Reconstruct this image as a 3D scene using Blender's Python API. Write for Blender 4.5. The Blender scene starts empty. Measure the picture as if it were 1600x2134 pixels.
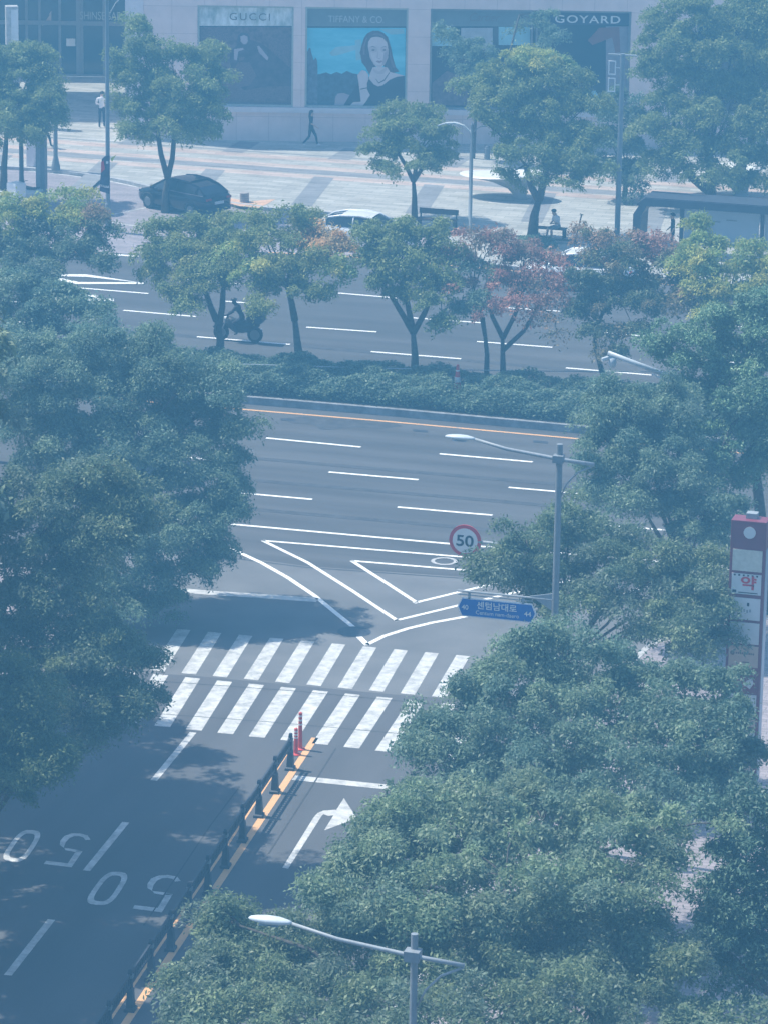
import bpy, bmesh, math, random
import numpy as np
from mathutils import Vector, Matrix
R = math.radians
scn = bpy.context.scene
COL = scn.collection
random.seed(7)

# ------------------------------------------------------------------ camera
CF, CTH, CROLL, CH, CYAW = 8142.0, R(16.2), 0.015, 35.6, R(15.6)   # focal (photo px), pitch, roll, height, heading
def _rz(v, a):
    c, s = math.cos(a), math.sin(a)
    return np.array([v[0]*c - v[1]*s, v[0]*s + v[1]*c, v[2]])
_c, _s = math.cos(CTH), math.sin(CTH)
_r0, _f0, _d0 = np.array([1., 0, 0]), np.array([0., _c, -_s]), np.array([0., -_s, -_c])
RIGHT = _rz(math.cos(CROLL)*_r0 - math.sin(CROLL)*_d0, CYAW)
DOWN = _rz(math.sin(CROLL)*_r0 + math.cos(CROLL)*_d0, CYAW)
FWD = _rz(_f0, CYAW)
CAMP = np.array([0., 0., CH])
FH = np.array([FWD[0], FWD[1], 0]); FH /= np.linalg.norm(FH)      # horizontal view direction
def ray(px, py):
    return RIGHT*((px-800)/CF) + DOWN*((py-1067)/CF) + FWD
def P(px, py, z=0.0):                                             # where a photo point lies on level z
    d = ray(px, py); t = (z-CH)/d[2]
    return CAMP + d*t
def Q(px, py, base, dd=0.0):                                      # ... on the upright plane through base
    d = ray(px, py); t = (np.dot(np.asarray(base)[:2], FH[:2]) + dd)/np.dot(d[:2], FH[:2])
    return CAMP + d*t
def pxm(p):                                                       # photo pixels per metre at p
    return CF/np.dot(np.asarray(p)-CAMP, FWD)
cd = bpy.data.cameras.new('camera'); cam = bpy.data.objects.new('camera', cd); COL.objects.link(cam)
cd.sensor_fit = 'VERTICAL'; cd.sensor_height = 36.0; cd.lens = CF*36.0/2134.0
cd.clip_start = 1.0; cd.clip_end = 3000.0
M = Matrix.Identity(4)
for i in range(3):
    M[i][0] = RIGHT[i]; M[i][1] = -DOWN[i]; M[i][2] = -FWD[i]; M[i][3] = CAMP[i]
cam.matrix_world = M
scn.camera = cam

# ------------------------------------------------------------------ sky, sun, exposure
SUN_EL, SUN_DIR = R(60), R(-5)            # shadows fall along +X, turned 5 degrees towards the camera
sh = Vector((math.cos(SUN_DIR)*math.cos(SUN_EL), math.sin(SUN_DIR)*math.cos(SUN_EL), -math.sin(SUN_EL)))
w = bpy.data.worlds.new('World'); scn.world = w; w.use_nodes = True
nt = w.node_tree; bg = nt.nodes['Background']
sky = nt.nodes.new('ShaderNodeTexSky'); sky.sky_type = 'NISHITA'; sky.sun_disc = False
sky.sun_elevation = SUN_EL; sky.sun_rotation = math.atan2(-sh.x, -sh.y)
sky.air_density = 1.2; sky.dust_density = 1.0
nt.links.new(sky.outputs[0], bg.inputs[0]); bg.inputs[1].default_value = 0.15
sl = bpy.data.lights.new('sun', 'SUN'); sl.energy = 4.6; sl.angle = R(0.53); sl.color = (1.0, 0.94, 0.82)
sun = bpy.data.objects.new('sun', sl); COL.objects.link(sun)
sun.rotation_euler = sh.to_track_quat('-Z', 'Y').to_euler(); sun.location = (-60, 130, 80)
scn.view_settings.view_transform = 'Standard'; scn.view_settings.look = 'None'
scn.view_settings.exposure = 0.88; scn.view_settings.gamma = 1.0
try:
    scn.cycles.use_denoising = True
    scn.cycles.max_bounces = 8; scn.cycles.diffuse_bounces = 5; scn.cycles.transparent_max_bounces = 8
    scn.cycles.volume_bounces = 0
except Exception:
    pass

# ------------------------------------------------------------------ materials
def mat(name, col, rough=0.7, var=0.12, scale=3.0, metal=0.0, spec=0.4, col2=None, stretch=None, detail=5, emit=None, bump=0.0, coat=0.0):
    m = bpy.data.materials.new(name); m.use_nodes = True
    n = m.node_tree; b = n.nodes['Principled BSDF']
    b.inputs['Roughness'].default_value = rough; b.inputs['Metallic'].default_value = metal
    b.inputs['Specular IOR Level'].default_value = spec
    if coat: b.inputs['Coat Weight'].default_value = coat
    tc = n.nodes.new('ShaderNodeTexCoord'); mp = n.nodes.new('ShaderNodeMapping')
    n.links.new(tc.outputs['Object'], mp.inputs[0])
    if stretch: mp.inputs['Scale'].default_value = stretch
    nz = n.nodes.new('ShaderNodeTexNoise'); nz.inputs['Scale'].default_value = scale
    nz.inputs['Detail'].default_value = detail; nz.inputs['Roughness'].default_value = 0.62
    n.links.new(mp.outputs[0], nz.inputs['Vector'])
    rp = n.nodes.new('ShaderNodeValToRGB')
    a = [max(0, c*(1-var)) for c in col]; d = [min(1, c*(1+var)) for c in (col2 or col)]
    rp.color_ramp.elements[0].position = 0.34; rp.color_ramp.elements[0].color = (*a, 1)
    rp.color_ramp.elements[1].position = 0.66; rp.color_ramp.elements[1].color = (*d, 1)
    n.links.new(nz.outputs['Fac'], rp.inputs[0]); n.links.new(rp.outputs[0], b.inputs['Base Color'])
    if bump:
        bp = n.nodes.new('ShaderNodeBump'); bp.inputs['Strength'].default_value = bump
        n.links.new(nz.outputs['Fac'], bp.inputs['Height']); n.links.new(bp.outputs[0], b.inputs['Normal'])
    return m
def asphalt_mat(name, col, fine=60, big=0.25, st=(0.12, 1.0, 1.0), lo=0.78, hi=1.22):
    m = mat(name, col, 0.85, 0.10, fine, spec=0.3)
    n = m.node_tree; b = n.nodes['Principled BSDF']; rp = b.inputs['Base Color'].links[0].from_node
    tc = n.nodes['Texture Coordinate']
    mp = n.nodes.new('ShaderNodeMapping'); mp.inputs['Scale'].default_value = st
    n.links.new(tc.outputs['Object'], mp.inputs[0])
    nz = n.nodes.new('ShaderNodeTexNoise'); nz.inputs['Scale'].default_value = big*3; nz.inputs['Detail'].default_value = 6
    n.links.new(mp.outputs[0], nz.inputs['Vector'])
    r2 = n.nodes.new('ShaderNodeMapRange'); r2.inputs[3].default_value = lo; r2.inputs[4].default_value = hi
    r2.inputs[1].default_value = 0.3; r2.inputs[2].default_value = 0.7
    n.links.new(nz.outputs['Fac'], r2.inputs[0])
    mx = n.nodes.new('ShaderNodeMix'); mx.data_type = 'RGBA'; mx.blend_type = 'MULTIPLY'; mx.inputs[0].default_value = 1
    n.links.new(rp.outputs[0], mx.inputs[6]); n.links.new(r2.outputs[0], mx.inputs[7])
    n.links.new(mx.outputs[2], b.inputs['Base Color'])
    return m
def paint_mat(name, col, wear=0.42, soft=0.03):
    m = mat(name, col, 0.75, 0.06, 9)
    n = m.node_tree; b = n.nodes['Principled BSDF']; rp = b.inputs['Base Color'].links[0].from_node
    tc = n.nodes['Texture Coordinate']
    nz = n.nodes.new('ShaderNodeTexNoise'); nz.inputs['Scale'].default_value = 2.6; nz.inputs['Detail'].default_value = 10; nz.inputs['Roughness'].default_value = 0.72
    n.links.new(tc.outputs['Object'], nz.inputs['Vector'])
    r2 = n.nodes.new('ShaderNodeValToRGB'); r2.color_ramp.elements[0].position = wear-0.05; r2.color_ramp.elements[1].position = wear+soft
    n.links.new(nz.outputs['Fac'], r2.inputs[0])
    mx = n.nodes.new('ShaderNodeMix'); mx.data_type = 'RGBA'; mx.inputs[6].default_value = (0.30, 0.305, 0.31, 1)
    n.links.new(r2.outputs[0], mx.inputs[0]); n.links.new(rp.outputs[0], mx.inputs[7])
    n.links.new(mx.outputs[2], b.inputs['Base Color'])
    return m
def tile_mat(name, c1, c2, mortar, bw, rh, plane='XY', streak=True, rough=0.7, mort=0.012):
    m = bpy.data.materials.new(name); m.use_nodes = True
    n = m.node_tree; b = n.nodes['Principled BSDF']; b.inputs['Roughness'].default_value = rough; b.inputs['Specular IOR Level'].default_value = 0.35
    tc = n.nodes.new('ShaderNodeTexCoord'); sp = n.nodes.new('ShaderNodeSeparateXYZ'); cb = n.nodes.new('ShaderNodeCombineXYZ')
    n.links.new(tc.outputs['Object'], sp.inputs[0]); n.links.new(sp.outputs[0], cb.inputs[0])
    n.links.new(sp.outputs[1 if plane == 'XY' else 2], cb.inputs[1])
    br = n.nodes.new('ShaderNodeTexBrick'); br.inputs['Scale'].default_value = 1.0
    br.inputs['Color1'].default_value = (*c1, 1); br.inputs['Color2'].default_value = (*c2, 1); br.inputs['Mortar'].default_value = (*mortar, 1)
    br.inputs['Brick Width'].default_value = bw; br.inputs['Row Height'].default_value = rh; br.inputs['Mortar Size'].default_value = mort
    br.offset = 0.5 if streak else 0.0
    n.links.new(cb.outputs[0], br.inputs['Vector'])
    mp = n.nodes.new('ShaderNodeMapping'); mp.inputs['Scale'].default_value = (0.35, 1.6, 1.0) if streak else (1, 1, 1)
    n.links.new(tc.outputs['Object'], mp.inputs[0])
    nz = n.nodes.new('ShaderNodeTexNoise'); nz.inputs['Scale'].default_value = 1.3; nz.inputs['Detail'].default_value = 8; nz.inputs['Roughness'].default_value = 0.65
    n.links.new(mp.outputs[0], nz.inputs['Vector'])
    r2 = n.nodes.new('ShaderNodeMapRange'); r2.inputs[1].default_value = 0.3; r2.inputs[2].default_value = 0.7
    r2.inputs[3].default_value = 0.72 if streak else 0.9; r2.inputs[4].default_value = 1.25 if streak else 1.1
    n.links.new(nz.outputs['Fac'], r2.inputs[0])
    mx = n.nodes.new('ShaderNodeMix'); mx.data_type = 'RGBA'; mx.blend_type = 'MULTIPLY'; mx.inputs[0].default_value = 1
    n.links.new(br.outputs['Color'], mx.inputs[6]); n.links.new(r2.outputs[0], mx.inputs[7])
    n.links.new(mx.outputs[2], b.inputs['Base Color'])
    return m
def leaf_mat(name, trans=0.42):
    m = bpy.data.materials.new(name); m.use_nodes = True
    n = m.node_tree; b = n.nodes['Principled BSDF']; out = n.nodes['Material Output']
    at = n.nodes.new('ShaderNodeAttribute'); at.attribute_name = 'leafcol'
    b.inputs['Roughness'].default_value = 0.5; b.inputs['Specular IOR Level'].default_value = 0.35
    n.links.new(at.outputs['Color'], b.inputs['Base Color'])
    tr = n.nodes.new('ShaderNodeBsdfTranslucent'); n.links.new(at.outputs['Color'], tr.inputs[0])
    mx = n.nodes.new('ShaderNodeMixShader'); mx.inputs[0].default_value = trans
    n.links.new(b.outputs[0], mx.inputs[1]); n.links.new(tr.outputs[0], mx.inputs[2]); n.links.new(mx.outputs[0], out.inputs[0])
    return m
MT = dict(
    signpanel=mat('dull_white_sign_panel', (0.60, 0.62, 0.63), 0.5, 0.06, 3),  # even, duller white for the pylon panels
    asphalt=asphalt_mat('asphalt', (0.088, 0.088, 0.092), lo=0.72, hi=1.28),
    asphalt_old=asphalt_mat('asphalt_old', (0.15, 0.15, 0.155), 60, 0.3, (0.6, 0.6, 1.0), 0.85, 1.15),
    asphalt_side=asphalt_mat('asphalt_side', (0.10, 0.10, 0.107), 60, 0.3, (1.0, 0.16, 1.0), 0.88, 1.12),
    layby=tile_mat('layby_pavers', (0.30, 0.27, 0.29), (0.34, 0.30, 0.32), (0.2, 0.19, 0.2), 0.5, 0.25),
    white=paint_mat('white_road_paint', (0.64, 0.64, 0.62), 0.38, 0.24),
    white_new=paint_mat('fresh_white_road_paint', (0.84, 0.84, 0.82), 0.28, 0.12),
    yellow=paint_mat('yellow_road_paint', (0.70, 0.40, 0.19), 0.34, 0.10),
    kerb=mat('kerb_granite', (0.42, 0.42, 0.42), 0.8, 0.2, 5),
    kerb_dark=mat('median_kerb_concrete', (0.24, 0.25, 0.265), 0.85, 0.3, 3),
    granite=tile_mat('plaza_granite', (0.37, 0.365, 0.335), (0.47, 0.465, 0.43), (0.23, 0.23, 0.22), 1.0, 0.42),
    granite_grey=tile_mat('plaza_grey_granite', (0.24, 0.245, 0.255), (0.27, 0.275, 0.285), (0.17, 0.17, 0.18), 1.0, 0.42),
    granite_pink=tile_mat('plaza_pink_granite', (0.50, 0.39, 0.34), (0.55, 0.46, 0.40), (0.32, 0.28, 0.26), 1.0, 0.42),
    paver=tile_mat('sidewalk_pavers', (0.28, 0.25, 0.265), (0.33, 0.29, 0.31), (0.18, 0.16, 0.17), 0.4, 0.2),
    soil=mat('soil', (0.05, 0.045, 0.035), 0.95, 0.3, 6),
    stone=tile_mat('facade_stone', (0.84, 0.66, 0.61), (0.88, 0.70, 0.65), (0.58, 0.47, 0.45), 1.55, 1.32, 'XZ', False, 0.6),
    stone_light=mat('facade_pier_stone', (0.76, 0.69, 0.71), 0.6, 0.06, 3),
    glass=mat('dark_glass', (0.02, 0.026, 0.034), 0.08, 0.2, 0.6, spec=0.6),
    glass_door=mat('entrance_glass', (0.03, 0.04, 0.05), 0.12, 0.3, 0.5, spec=0.6),
    metal=mat('brushed_metal', (0.22, 0.23, 0.25), 0.45, 0.08, 20, 0.5),
    frame=mat('window_frame', (0.22, 0.23, 0.24), 0.5, 0.1, 8),
    frame_light=mat('champagne_frame', (0.42, 0.45, 0.42), 0.5, 0.1, 8),
    pole=mat('pole_grey_paint', (0.20, 0.225, 0.25), 0.5, 0.1, 6),
    pole_light=mat('pole_light_grey', (0.28, 0.31, 0.335), 0.5, 0.1, 6),
    lamp=mat('lamp_white_shell', (0.50, 0.55, 0.58), 0.4, 0.06, 6),
    black=mat('black_plastic', (0.025, 0.027, 0.03), 0.5, 0.2, 8),
    fence=mat('fence_dark_plastic', (0.045, 0.055, 0.075), 0.55, 0.2, 5),
    rubber=mat('tyre_rubber', (0.02, 0.02, 0.02), 0.9, 0.2, 20),
    carblack=mat('black_car_paint', (0.005, 0.006, 0.008), 0.14, 0.1, 4, 0.0, 0.4, coat=0.3),
    carwhite=mat('white_car_paint', (0.82, 0.83, 0.83), 0.25, 0.03, 4, coat=0.5),
    carnavy=mat('navy_car_paint', (0.02, 0.028, 0.05), 0.2, 0.1, 4, coat=0.6),
    chrome=mat('chrome', (0.7, 0.7, 0.72), 0.15, 0.03, 5, 1.0),
    redlamp=mat('red_lamp_lens', (0.45, 0.03, 0.02), 0.2, 0.1, 5),
    red=mat('red_enamel', (0.55, 0.03, 0.05), 0.45, 0.1, 5),
    conered=mat('cone_red_plastic', (0.62, 0.06, 0.05), 0.55, 0.15, 5),
    maroon=mat('pylon_maroon_panel', (0.20, 0.045, 0.075), 0.4, 0.1, 3),
    signwhite=mat('sign_white_film', (0.78, 0.79, 0.78), 0.5, 0.04, 3),
    blue=mat('sign_blue_film', (0.01, 0.12, 0.46), 0.45, 0.08, 3),
    ink=mat('sign_black_ink', (0.03, 0.035, 0.045), 0.6, 0.1, 5),
    beige=mat('beige_panel', (0.58, 0.58, 0.50), 0.6, 0.12, 8),
    tan=mat('tan_panel', (0.50, 0.40, 0.33), 0.6, 0.06, 8),
    bark=mat('tree_bark', (0.085, 0.075, 0.065), 0.9, 0.35, 9, bump=0.4),
    wood=mat('dark_stained_wood', (0.09, 0.055, 0.045), 0.7, 0.25, 6, stretch=(1, 8, 8)),
    shell=mat('white_shell_lacquer', (0.80, 0.81, 0.79), 0.35, 0.05, 3),
    bollard=mat('bollard_stone', (0.38, 0.35, 0.33), 0.8, 0.15, 9),
    yellow_box=mat('yellow_enamel', (0.75, 0.50, 0.06), 0.5, 0.1, 6),
    shirt=mat('white_cotton', (0.78, 0.76, 0.78), 0.9, 0.06, 12),
    cloth=mat('black_cloth', (0.02, 0.022, 0.03), 0.9, 0.2, 12),
    trousers=mat('navy_trousers', (0.025, 0.03, 0.05), 0.9, 0.2, 12),
    skin=mat('skin', (0.55, 0.36, 0.27), 0.6, 0.05, 12),
    hair=mat('dark_hair', (0.02, 0.016, 0.014), 0.6, 0.2, 30),
    marble=mat('white_veined_marble', (0.46, 0.54, 0.54), 0.4, 0.2, 1.6, col2=(0.80, 0.88, 0.86), stretch=(1.8, 1, 0.8), detail=8),
    panel_teal=mat('grey_green_fascia', (0.16, 0.20, 0.21), 0.5, 0.08, 3),
    navy=mat('navy_fascia', (0.02, 0.035, 0.075), 0.4, 0.1, 3),
    brown=mat('brown_letter', (0.17, 0.14, 0.13), 0.5, 0.1, 5),
    silver=mat('silver_letter', (0.50, 0.53, 0.55), 0.4, 0.05, 5),
    p_sky=mat('poster_turquoise', (0.06, 0.55, 0.74), 0.5, 0.10, 0.8, col2=(0.18, 0.68, 0.82), stretch=(0.5, 1, 1.6)),
    p_cloud=mat('poster_pale_cloud', (0.30, 0.58, 0.66), 0.5, 0.12, 1.5),
    p_park=mat('poster_park_green', (0.045, 0.09, 0.13), 0.5, 0.45, 5),
    p_stone=mat('poster_grey_building', (0.10, 0.14, 0.20), 0.5, 0.35, 6),
    p_skin=mat('poster_skin', (0.66, 0.60, 0.62), 0.5, 0.06, 2),
    p_shade=mat('poster_skin_shadow_tone', (0.42, 0.37, 0.42), 0.5, 0.06, 2),
    p_hair=mat('poster_hair', (0.075, 0.07, 0.10), 0.5, 0.35, 3, stretch=(5, 1, 0.7)),
    p_dress=mat('poster_black_dress', (0.02, 0.03, 0.05), 0.5, 0.2, 3),
    p_coat=mat('poster_dark_coat', (0.075, 0.06, 0.075), 0.5, 0.35, 3),
    p_mid=mat('poster_skin_mid_tone', (0.54, 0.485, 0.52), 0.5, 0.06, 2),
    p_brow=mat('poster_light_hair', (0.16, 0.14, 0.18), 0.5, 0.3, 6),
    p_lip2=mat('poster_lower_lip', (0.36, 0.24, 0.28), 0.5, 0.06, 3),
    p_lip=mat('poster_lip', (0.26, 0.12, 0.16), 0.5, 0.06, 3),
    p_brown=mat('poster_brown_fabric', (0.14, 0.10, 0.11), 0.5, 0.4, 4),
    p_sofa=mat('poster_sofa_pattern', (0.14, 0.10, 0.11), 0.5, 0.45, 26, detail=1),
    frost=mat('frosted_shelter_panel', (0.34, 0.42, 0.50), 0.35, 0.05, 2),
    flag=mat('banner_print', (0.05, 0.05, 0.09), 0.7, 0.6, 3),
    lemon=mat('lime_ribbon', (0.55, 0.62, 0.10), 0.6, 0.1, 3),
    leaf=leaf_mat('leaf'), needle=leaf_mat('needle', 0.2),
)

# ------------------------------------------------------------------ mesh helpers
class MB:
    def __init__(s): s.v = []; s.f = []
    def add(s, vs, fs):
        o = len(s.v); s.v += [tuple(map(float, v)) for v in vs]; s.f += [tuple(i+o for i in f) for f in fs]; return s
    def box(s, a, b):
        x0, y0, z0 = a; x1, y1, z1 = b
        return s.add([(x0,y0,z0),(x1,y0,z0),(x1,y1,z0),(x0,y1,z0),(x0,y0,z1),(x1,y0,z1),(x1,y1,z1),(x0,y1,z1)],
                     [(0,3,2,1),(4,5,6,7),(0,1,5,4),(1,2,6,5),(2,3,7,6),(3,0,4,7)])
    def tube(s, pts, rad, n=8, cap=True):
        pts = [Vector(p) for p in pts]
        if not hasattr(rad, '__len__'): rad = [rad]*len(pts)
        vs = []
        up = None
        for i, p in enumerate(pts):
            d = (pts[min(i+1, len(pts)-1)] - pts[max(i-1, 0)])
            d = d.normalized() if d.length > 1e-9 else Vector((0, 0, 1))
            if up is None: up = Vector((1, 0, 0)) if abs(d.z) > 0.8 else Vector((0, 0, 1))
            a = d.cross(up); a = a.normalized() if a.length > 1e-6 else d.orthogonal().normalized()
            b = d.cross(a); up = (a.cross(d)).normalized()
            for k in range(n):
                t = 2*math.pi*k/n
                vs.append(p + (a*math.cos(t) + b*math.sin(t))*rad[i])
        fs = []
        for i in range(len(pts)-1):
            for k in range(n):
                fs.append((i*n+k, i*n+(k+1) % n, (i+1)*n+(k+1) % n, (i+1)*n+k))
        if cap: fs += [tuple(range(n))[::-1], tuple((len(pts)-1)*n+k for k in range(n))]
        return s.add(vs, fs)
    def lathe(s, prof, c=(0, 0, 0), n=14, axis='z'):
        vs, fs = [], []
        for r, h in prof:
            for k in range(n):
                t = 2*math.pi*k/n; x, y = r*math.cos(t), r*math.sin(t)
                vs.append({'z': (c[0]+x, c[1]+y, c[2]+h), 'y': (c[0]+x, c[1]+h, c[2]+y), 'x': (c[0]+h, c[1]+x, c[2]+y)}[axis])
        for i in range(len(prof)-1):
            for k in range(n): fs.append((i*n+k, i*n+(k+1) % n, (i+1)*n+(k+1) % n, (i+1)*n+k))
        fs += [tuple(range(n))[::-1], tuple((len(prof)-1)*n+k for k in range(n))]
        return s.add(vs, fs)
    def prism(s, poly, z0, z1):
        n = len(poly)
        vs = [(p[0], p[1], z0) for p in poly] + [(p[0], p[1], z1) for p in poly]
        return s.add(vs, [tuple(range(n))[::-1], tuple(range(n, 2*n))] + [(i, (i+1) % n, n+(i+1) % n, n+i) for i in range(n)])
    def slab_xz(s, poly, y0, y1):            # outline in x,z extruded along y
        n = len(poly)
        vs = [(p[0], y0, p[1]) for p in poly] + [(p[0], y1, p[1]) for p in poly]
        return s.add(vs, [tuple(range(n)), tuple(range(n, 2*n))[::-1]] + [((i+1) % n, i, n+i, n+(i+1) % n) for i in range(n)])
    def loft(s, rings, cap=True, closed=True):
        n = len(rings[0]); vs = [p for r in rings for p in r]; fs = []
        for i in range(len(rings)-1):
            for k in range(n if closed else n-1): fs.append((i*n+k, i*n+(k+1) % n, (i+1)*n+(k+1) % n, (i+1)*n+k))
        if cap and closed: fs += [tuple(range(n))[::-1], tuple((len(rings)-1)*n+k for k in range(n))]
        return s.add(vs, fs)
    def build(s, name, m, parent=None, smooth=False, bevel=0.0, sub=0):
        me = bpy.data.meshes.new(name); me.from_pydata(s.v, [], s.f); me.update()
        bm = bmesh.new(); bm.from_mesh(me); bmesh.ops.recalc_face_normals(bm, faces=bm.faces)
        bm.to_mesh(me); bm.free()
        me.materials.append(MT[m] if isinstance(m, str) else m)
        if smooth:
            for p in me.polygons: p.use_smooth = True
        o = bpy.data.objects.new(name, me); COL.objects.link(o)
        if parent is not None: o.parent = parent
        if bevel:
            md = o.modifiers.new('b', 'BEVEL'); md.width = bevel; md.segments = 2; md.limit_method = 'ANGLE'
        if sub:
            md = o.modifiers.new('s', 'SUBSURF'); md.levels = sub; md.render_levels = sub
        return o
def tag(o, label=None, cat=None, group=None, kind=None):
    if label: o['label'] = label
    if cat: o['category'] = cat
    if group: o['group'] = group
    if kind: o['kind'] = kind
    return o
def thing(name, label, cat, loc=(0, 0, 0), rz=0.0, group=None):
    o = bpy.data.objects.new(name, None); COL.objects.link(o); o.empty_display_size = 0.3
    o.location = Vector([float(c) for c in loc]); o.rotation_euler = (0, 0, rz)
    return tag(o, label, cat, group)
def copy_tree(o, parent=None):
    c = o.copy(); COL.objects.link(c)
    if parent is not None: c.parent = parent
    for ch in list(o.children): copy_tree(ch, c)
    return c
def text_mesh(body, w, h, name='lettering', shear=0.0, extrude=0.01, space=1.0, bold=0.0):
    cu = bpy.data.curves.new(name, 'FONT'); cu.body = body; cu.shear = shear; cu.space_character = space; cu.offset = bold
    o = bpy.data.objects.new(name, cu); COL.objects.link(o)
    dg = bpy.context.evaluated_depsgraph_get(); dg.update()
    me = bpy.data.meshes.new_from_object(o.evaluated_get(dg)); bpy.data.objects.remove(o)
    n = len(me.vertices); a = np.empty(n*3); me.vertices.foreach_get('co', a); a = a.reshape(-1, 3)
    lo, hi = a.min(0), a.max(0)
    a[:, 0] = ((a[:, 0]-lo[0])/(hi[0]-lo[0])-0.5)*w; a[:, 1] = ((a[:, 1]-lo[1])/(hi[1]-lo[1])-0.5)*h
    b = np.stack([a[:, 0], np.full(n, -extrude), a[:, 1]], 1)       # upright, facing -Y
    me.vertices.foreach_set('co', b.ravel()); me.update()
    return me
def text(body, c, w, h, m, parent, name='lettering', **k):          # centre c, in the parent's space
    me = text_mesh(body, w, h, name, **k); me.materials.append(MT[m])
    o = bpy.data.objects.new(name, me); COL.objects.link(o); o.location = c; o.parent = parent
    return o

# ------------------------------------------------------------------ the ground
def poly_px(pts, z): return [P(a, b, z)[:2] for a, b in pts]
def sheet(mb, pts, z): mb.add([(p[0], p[1], z) for p in pts], [tuple(range(len(pts)))])
g = MB(); g.add([(-400, -300, 0), (400, -300, 0), (400, 500, 0), (-400, 500, 0)], [(0, 1, 2, 3)])
tag(g.build('ground', 'asphalt'), kind='structure')
Zs, Zm = 0.004, 0.009
g = MB()
sheet(g, poly_px([(-400, 1118), (200, 1137), (487, 1160), (640, 1180), (1000, 1205), (1300, 1232), (1800, 1275), (1800, 1500), (1150, 1500), (560, 2330), (-900, 2330), (-400, 1600)], 0), Zs)
tag(g.build('side_street', 'asphalt_old'), kind='structure')
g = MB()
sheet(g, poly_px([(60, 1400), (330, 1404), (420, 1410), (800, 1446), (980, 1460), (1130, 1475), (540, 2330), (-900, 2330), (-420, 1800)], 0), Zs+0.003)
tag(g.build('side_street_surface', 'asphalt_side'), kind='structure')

def strip(mb, pts, wd, z=Zm):               # a painted line of width wd through photo points on the road
    ps = [P(*p)[:2] for p in pts]
    ps = [np.array(p) for p in ps]
    L, Rr = [], []
    for i, p in enumerate(ps):
        d = ps[min(i+1, len(ps)-1)] - ps[max(i-1, 0)]; d /= np.linalg.norm(d); n = np.array([-d[1], d[0]])
        L.append(p+n*wd/2); Rr.append(p-n*wd/2)
    for i in range(len(ps)-1):
        mb.add([(*Rr[i], z), (*Rr[i+1], z), (*L[i+1], z), (*L[i], z)], [(0, 1, 2, 3)])
mk = MB()
for a, b in [((555,913),(752,932)), ((915,946),(1109,963)), ((685,984),(871,1000)), ((1059,1016),(1232,1031)), ((440,1022),(651,1041)),
             ((828,1057),(1025,1074)), ((380,952),(508,967)), ((1220,1091),(1420,1108)), ((1300,982),(1490,998)),
             ((411,702),(605,718)), ((773,733),(960,748)), ((1178,767),(1370,783)), ((1530,797),(1700,812)), ((40,671),(228,685)),
             ((258,647),(409,660)), ((638,682),(785,692)), ((993,712),(1150,724)), ((1390,744),(1560,758)), ((-100,618),(40,630)),
             ((162,600),(310,612)), ((470,628),(560,635)), ((850,662),(1003,673)), ((1218,690),(1380,704)),
             ((390,583),(500,592)), ((705,611),(835,622)), ((1030,640),(1167,649)), ((1480,676),(1620,687))]:
    strip(mk, [a, b], 0.15)
strip(mk, [(300,1078), (497,1094), (930,1133), (1300,1164), (1800,1207)], 0.15)
isl = [((548,1127), (1027,1166), (1180,1180)), ((548,1127), (640,1172), (735,1232), (828,1294)), ((822,1294), (955,1262), (1068,1236), (1200,1208)),
       ((733,1169), (998,1191), (1080,1198)), ((733,1169), (800,1212), (868,1256)), ((862,1257), (940,1238), (1015,1220), (1090,1202)),
       ((1300,1238), (1400,1203), (1520,1187), (1640,1186)), ((1460,1172), (1520,1184))]
for p in isl: strip(mk, list(p), 0.14)
strip(mk, [(440,1128), (487,1146), (545,1173), (600,1204), (655,1241), (700,1278), (736,1307)], 0.16)
strip(mk, [(746,1325), (766,1345)], 0.18)
strip(mk, [(764,1344), (800,1326), (850,1310), (900,1298), (955,1288), (1020,1274), (1110,1256)], 0.16)
def pxpoly(mb, pts, z=Zm): sheet(mb, poly_px(pts, 0), z)
pxpoly(mk, [(100,572), (180,572), (300,590), (180,577), (120,576)]); pxpoly(mk, [(90,577), (105,575), (165,588), (300,589), (300,592), (160,592)])
pxpoly(mk, [(105,606), (150,607), (205,617), (203,621), (150,611), (105,610)]); pxpoly(mk, [(95,619), (150,621), (238,623), (238,628), (150,626), (95,624)])
pxpoly(mk, [(220,528), (290,533), (290,536), (220,531)])
tag(mk.build('white_lane_markings', 'white_new'), kind='structure')
mk = MB()
for i in range(11):                         # zebra crossing, far row then near row
    x, y = 305.5 + 64.45*i, 1305 + 6.05*i
    if 0 < i: pxpoly(mk, [(x, y), (x+28, y+2.6), (x-27+0.6*i, y+89), (x-57+0.6*i, y+86)])
for i in range(12):
    x, y = 254 + 66.5*i, 1398 + 6.8*i
    pxpoly(mk, [(x, y), (x+31, y+3), (x-30-0.9*i, y+103+0.6*i), (x-63-0.9*i, y+100+0.6*i)])
strip(mk, [(360,1229), (440,1236), (550,1243), (662,1251)], 0.42)
strip(mk, [(612,1621), (700,1630), (800,1640), (960,1656)], 0.36)
for a, b in [((403,1527),(321,1627)), ((263,1714),(181,1815)), ((108,1917),(17,2033)), ((-60,2130),(-150,2240))]:
    strip(mk, [a, b], 0.19)
def seg_digit(mb, quad, strokes):           # digit strokes on the road: quad = photo corners bl, br, tr, tl
    bl, br, tr, tl = [np.array(q, float) for q in quad]
    f = lambda u, v: bl*(1-u)*(1-v) + br*u*(1-v) + tr*u*v + tl*(1-u)*v
    for poly in strokes: pxpoly(mb, [tuple(f(u, v)) for u, v in poly])
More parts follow.
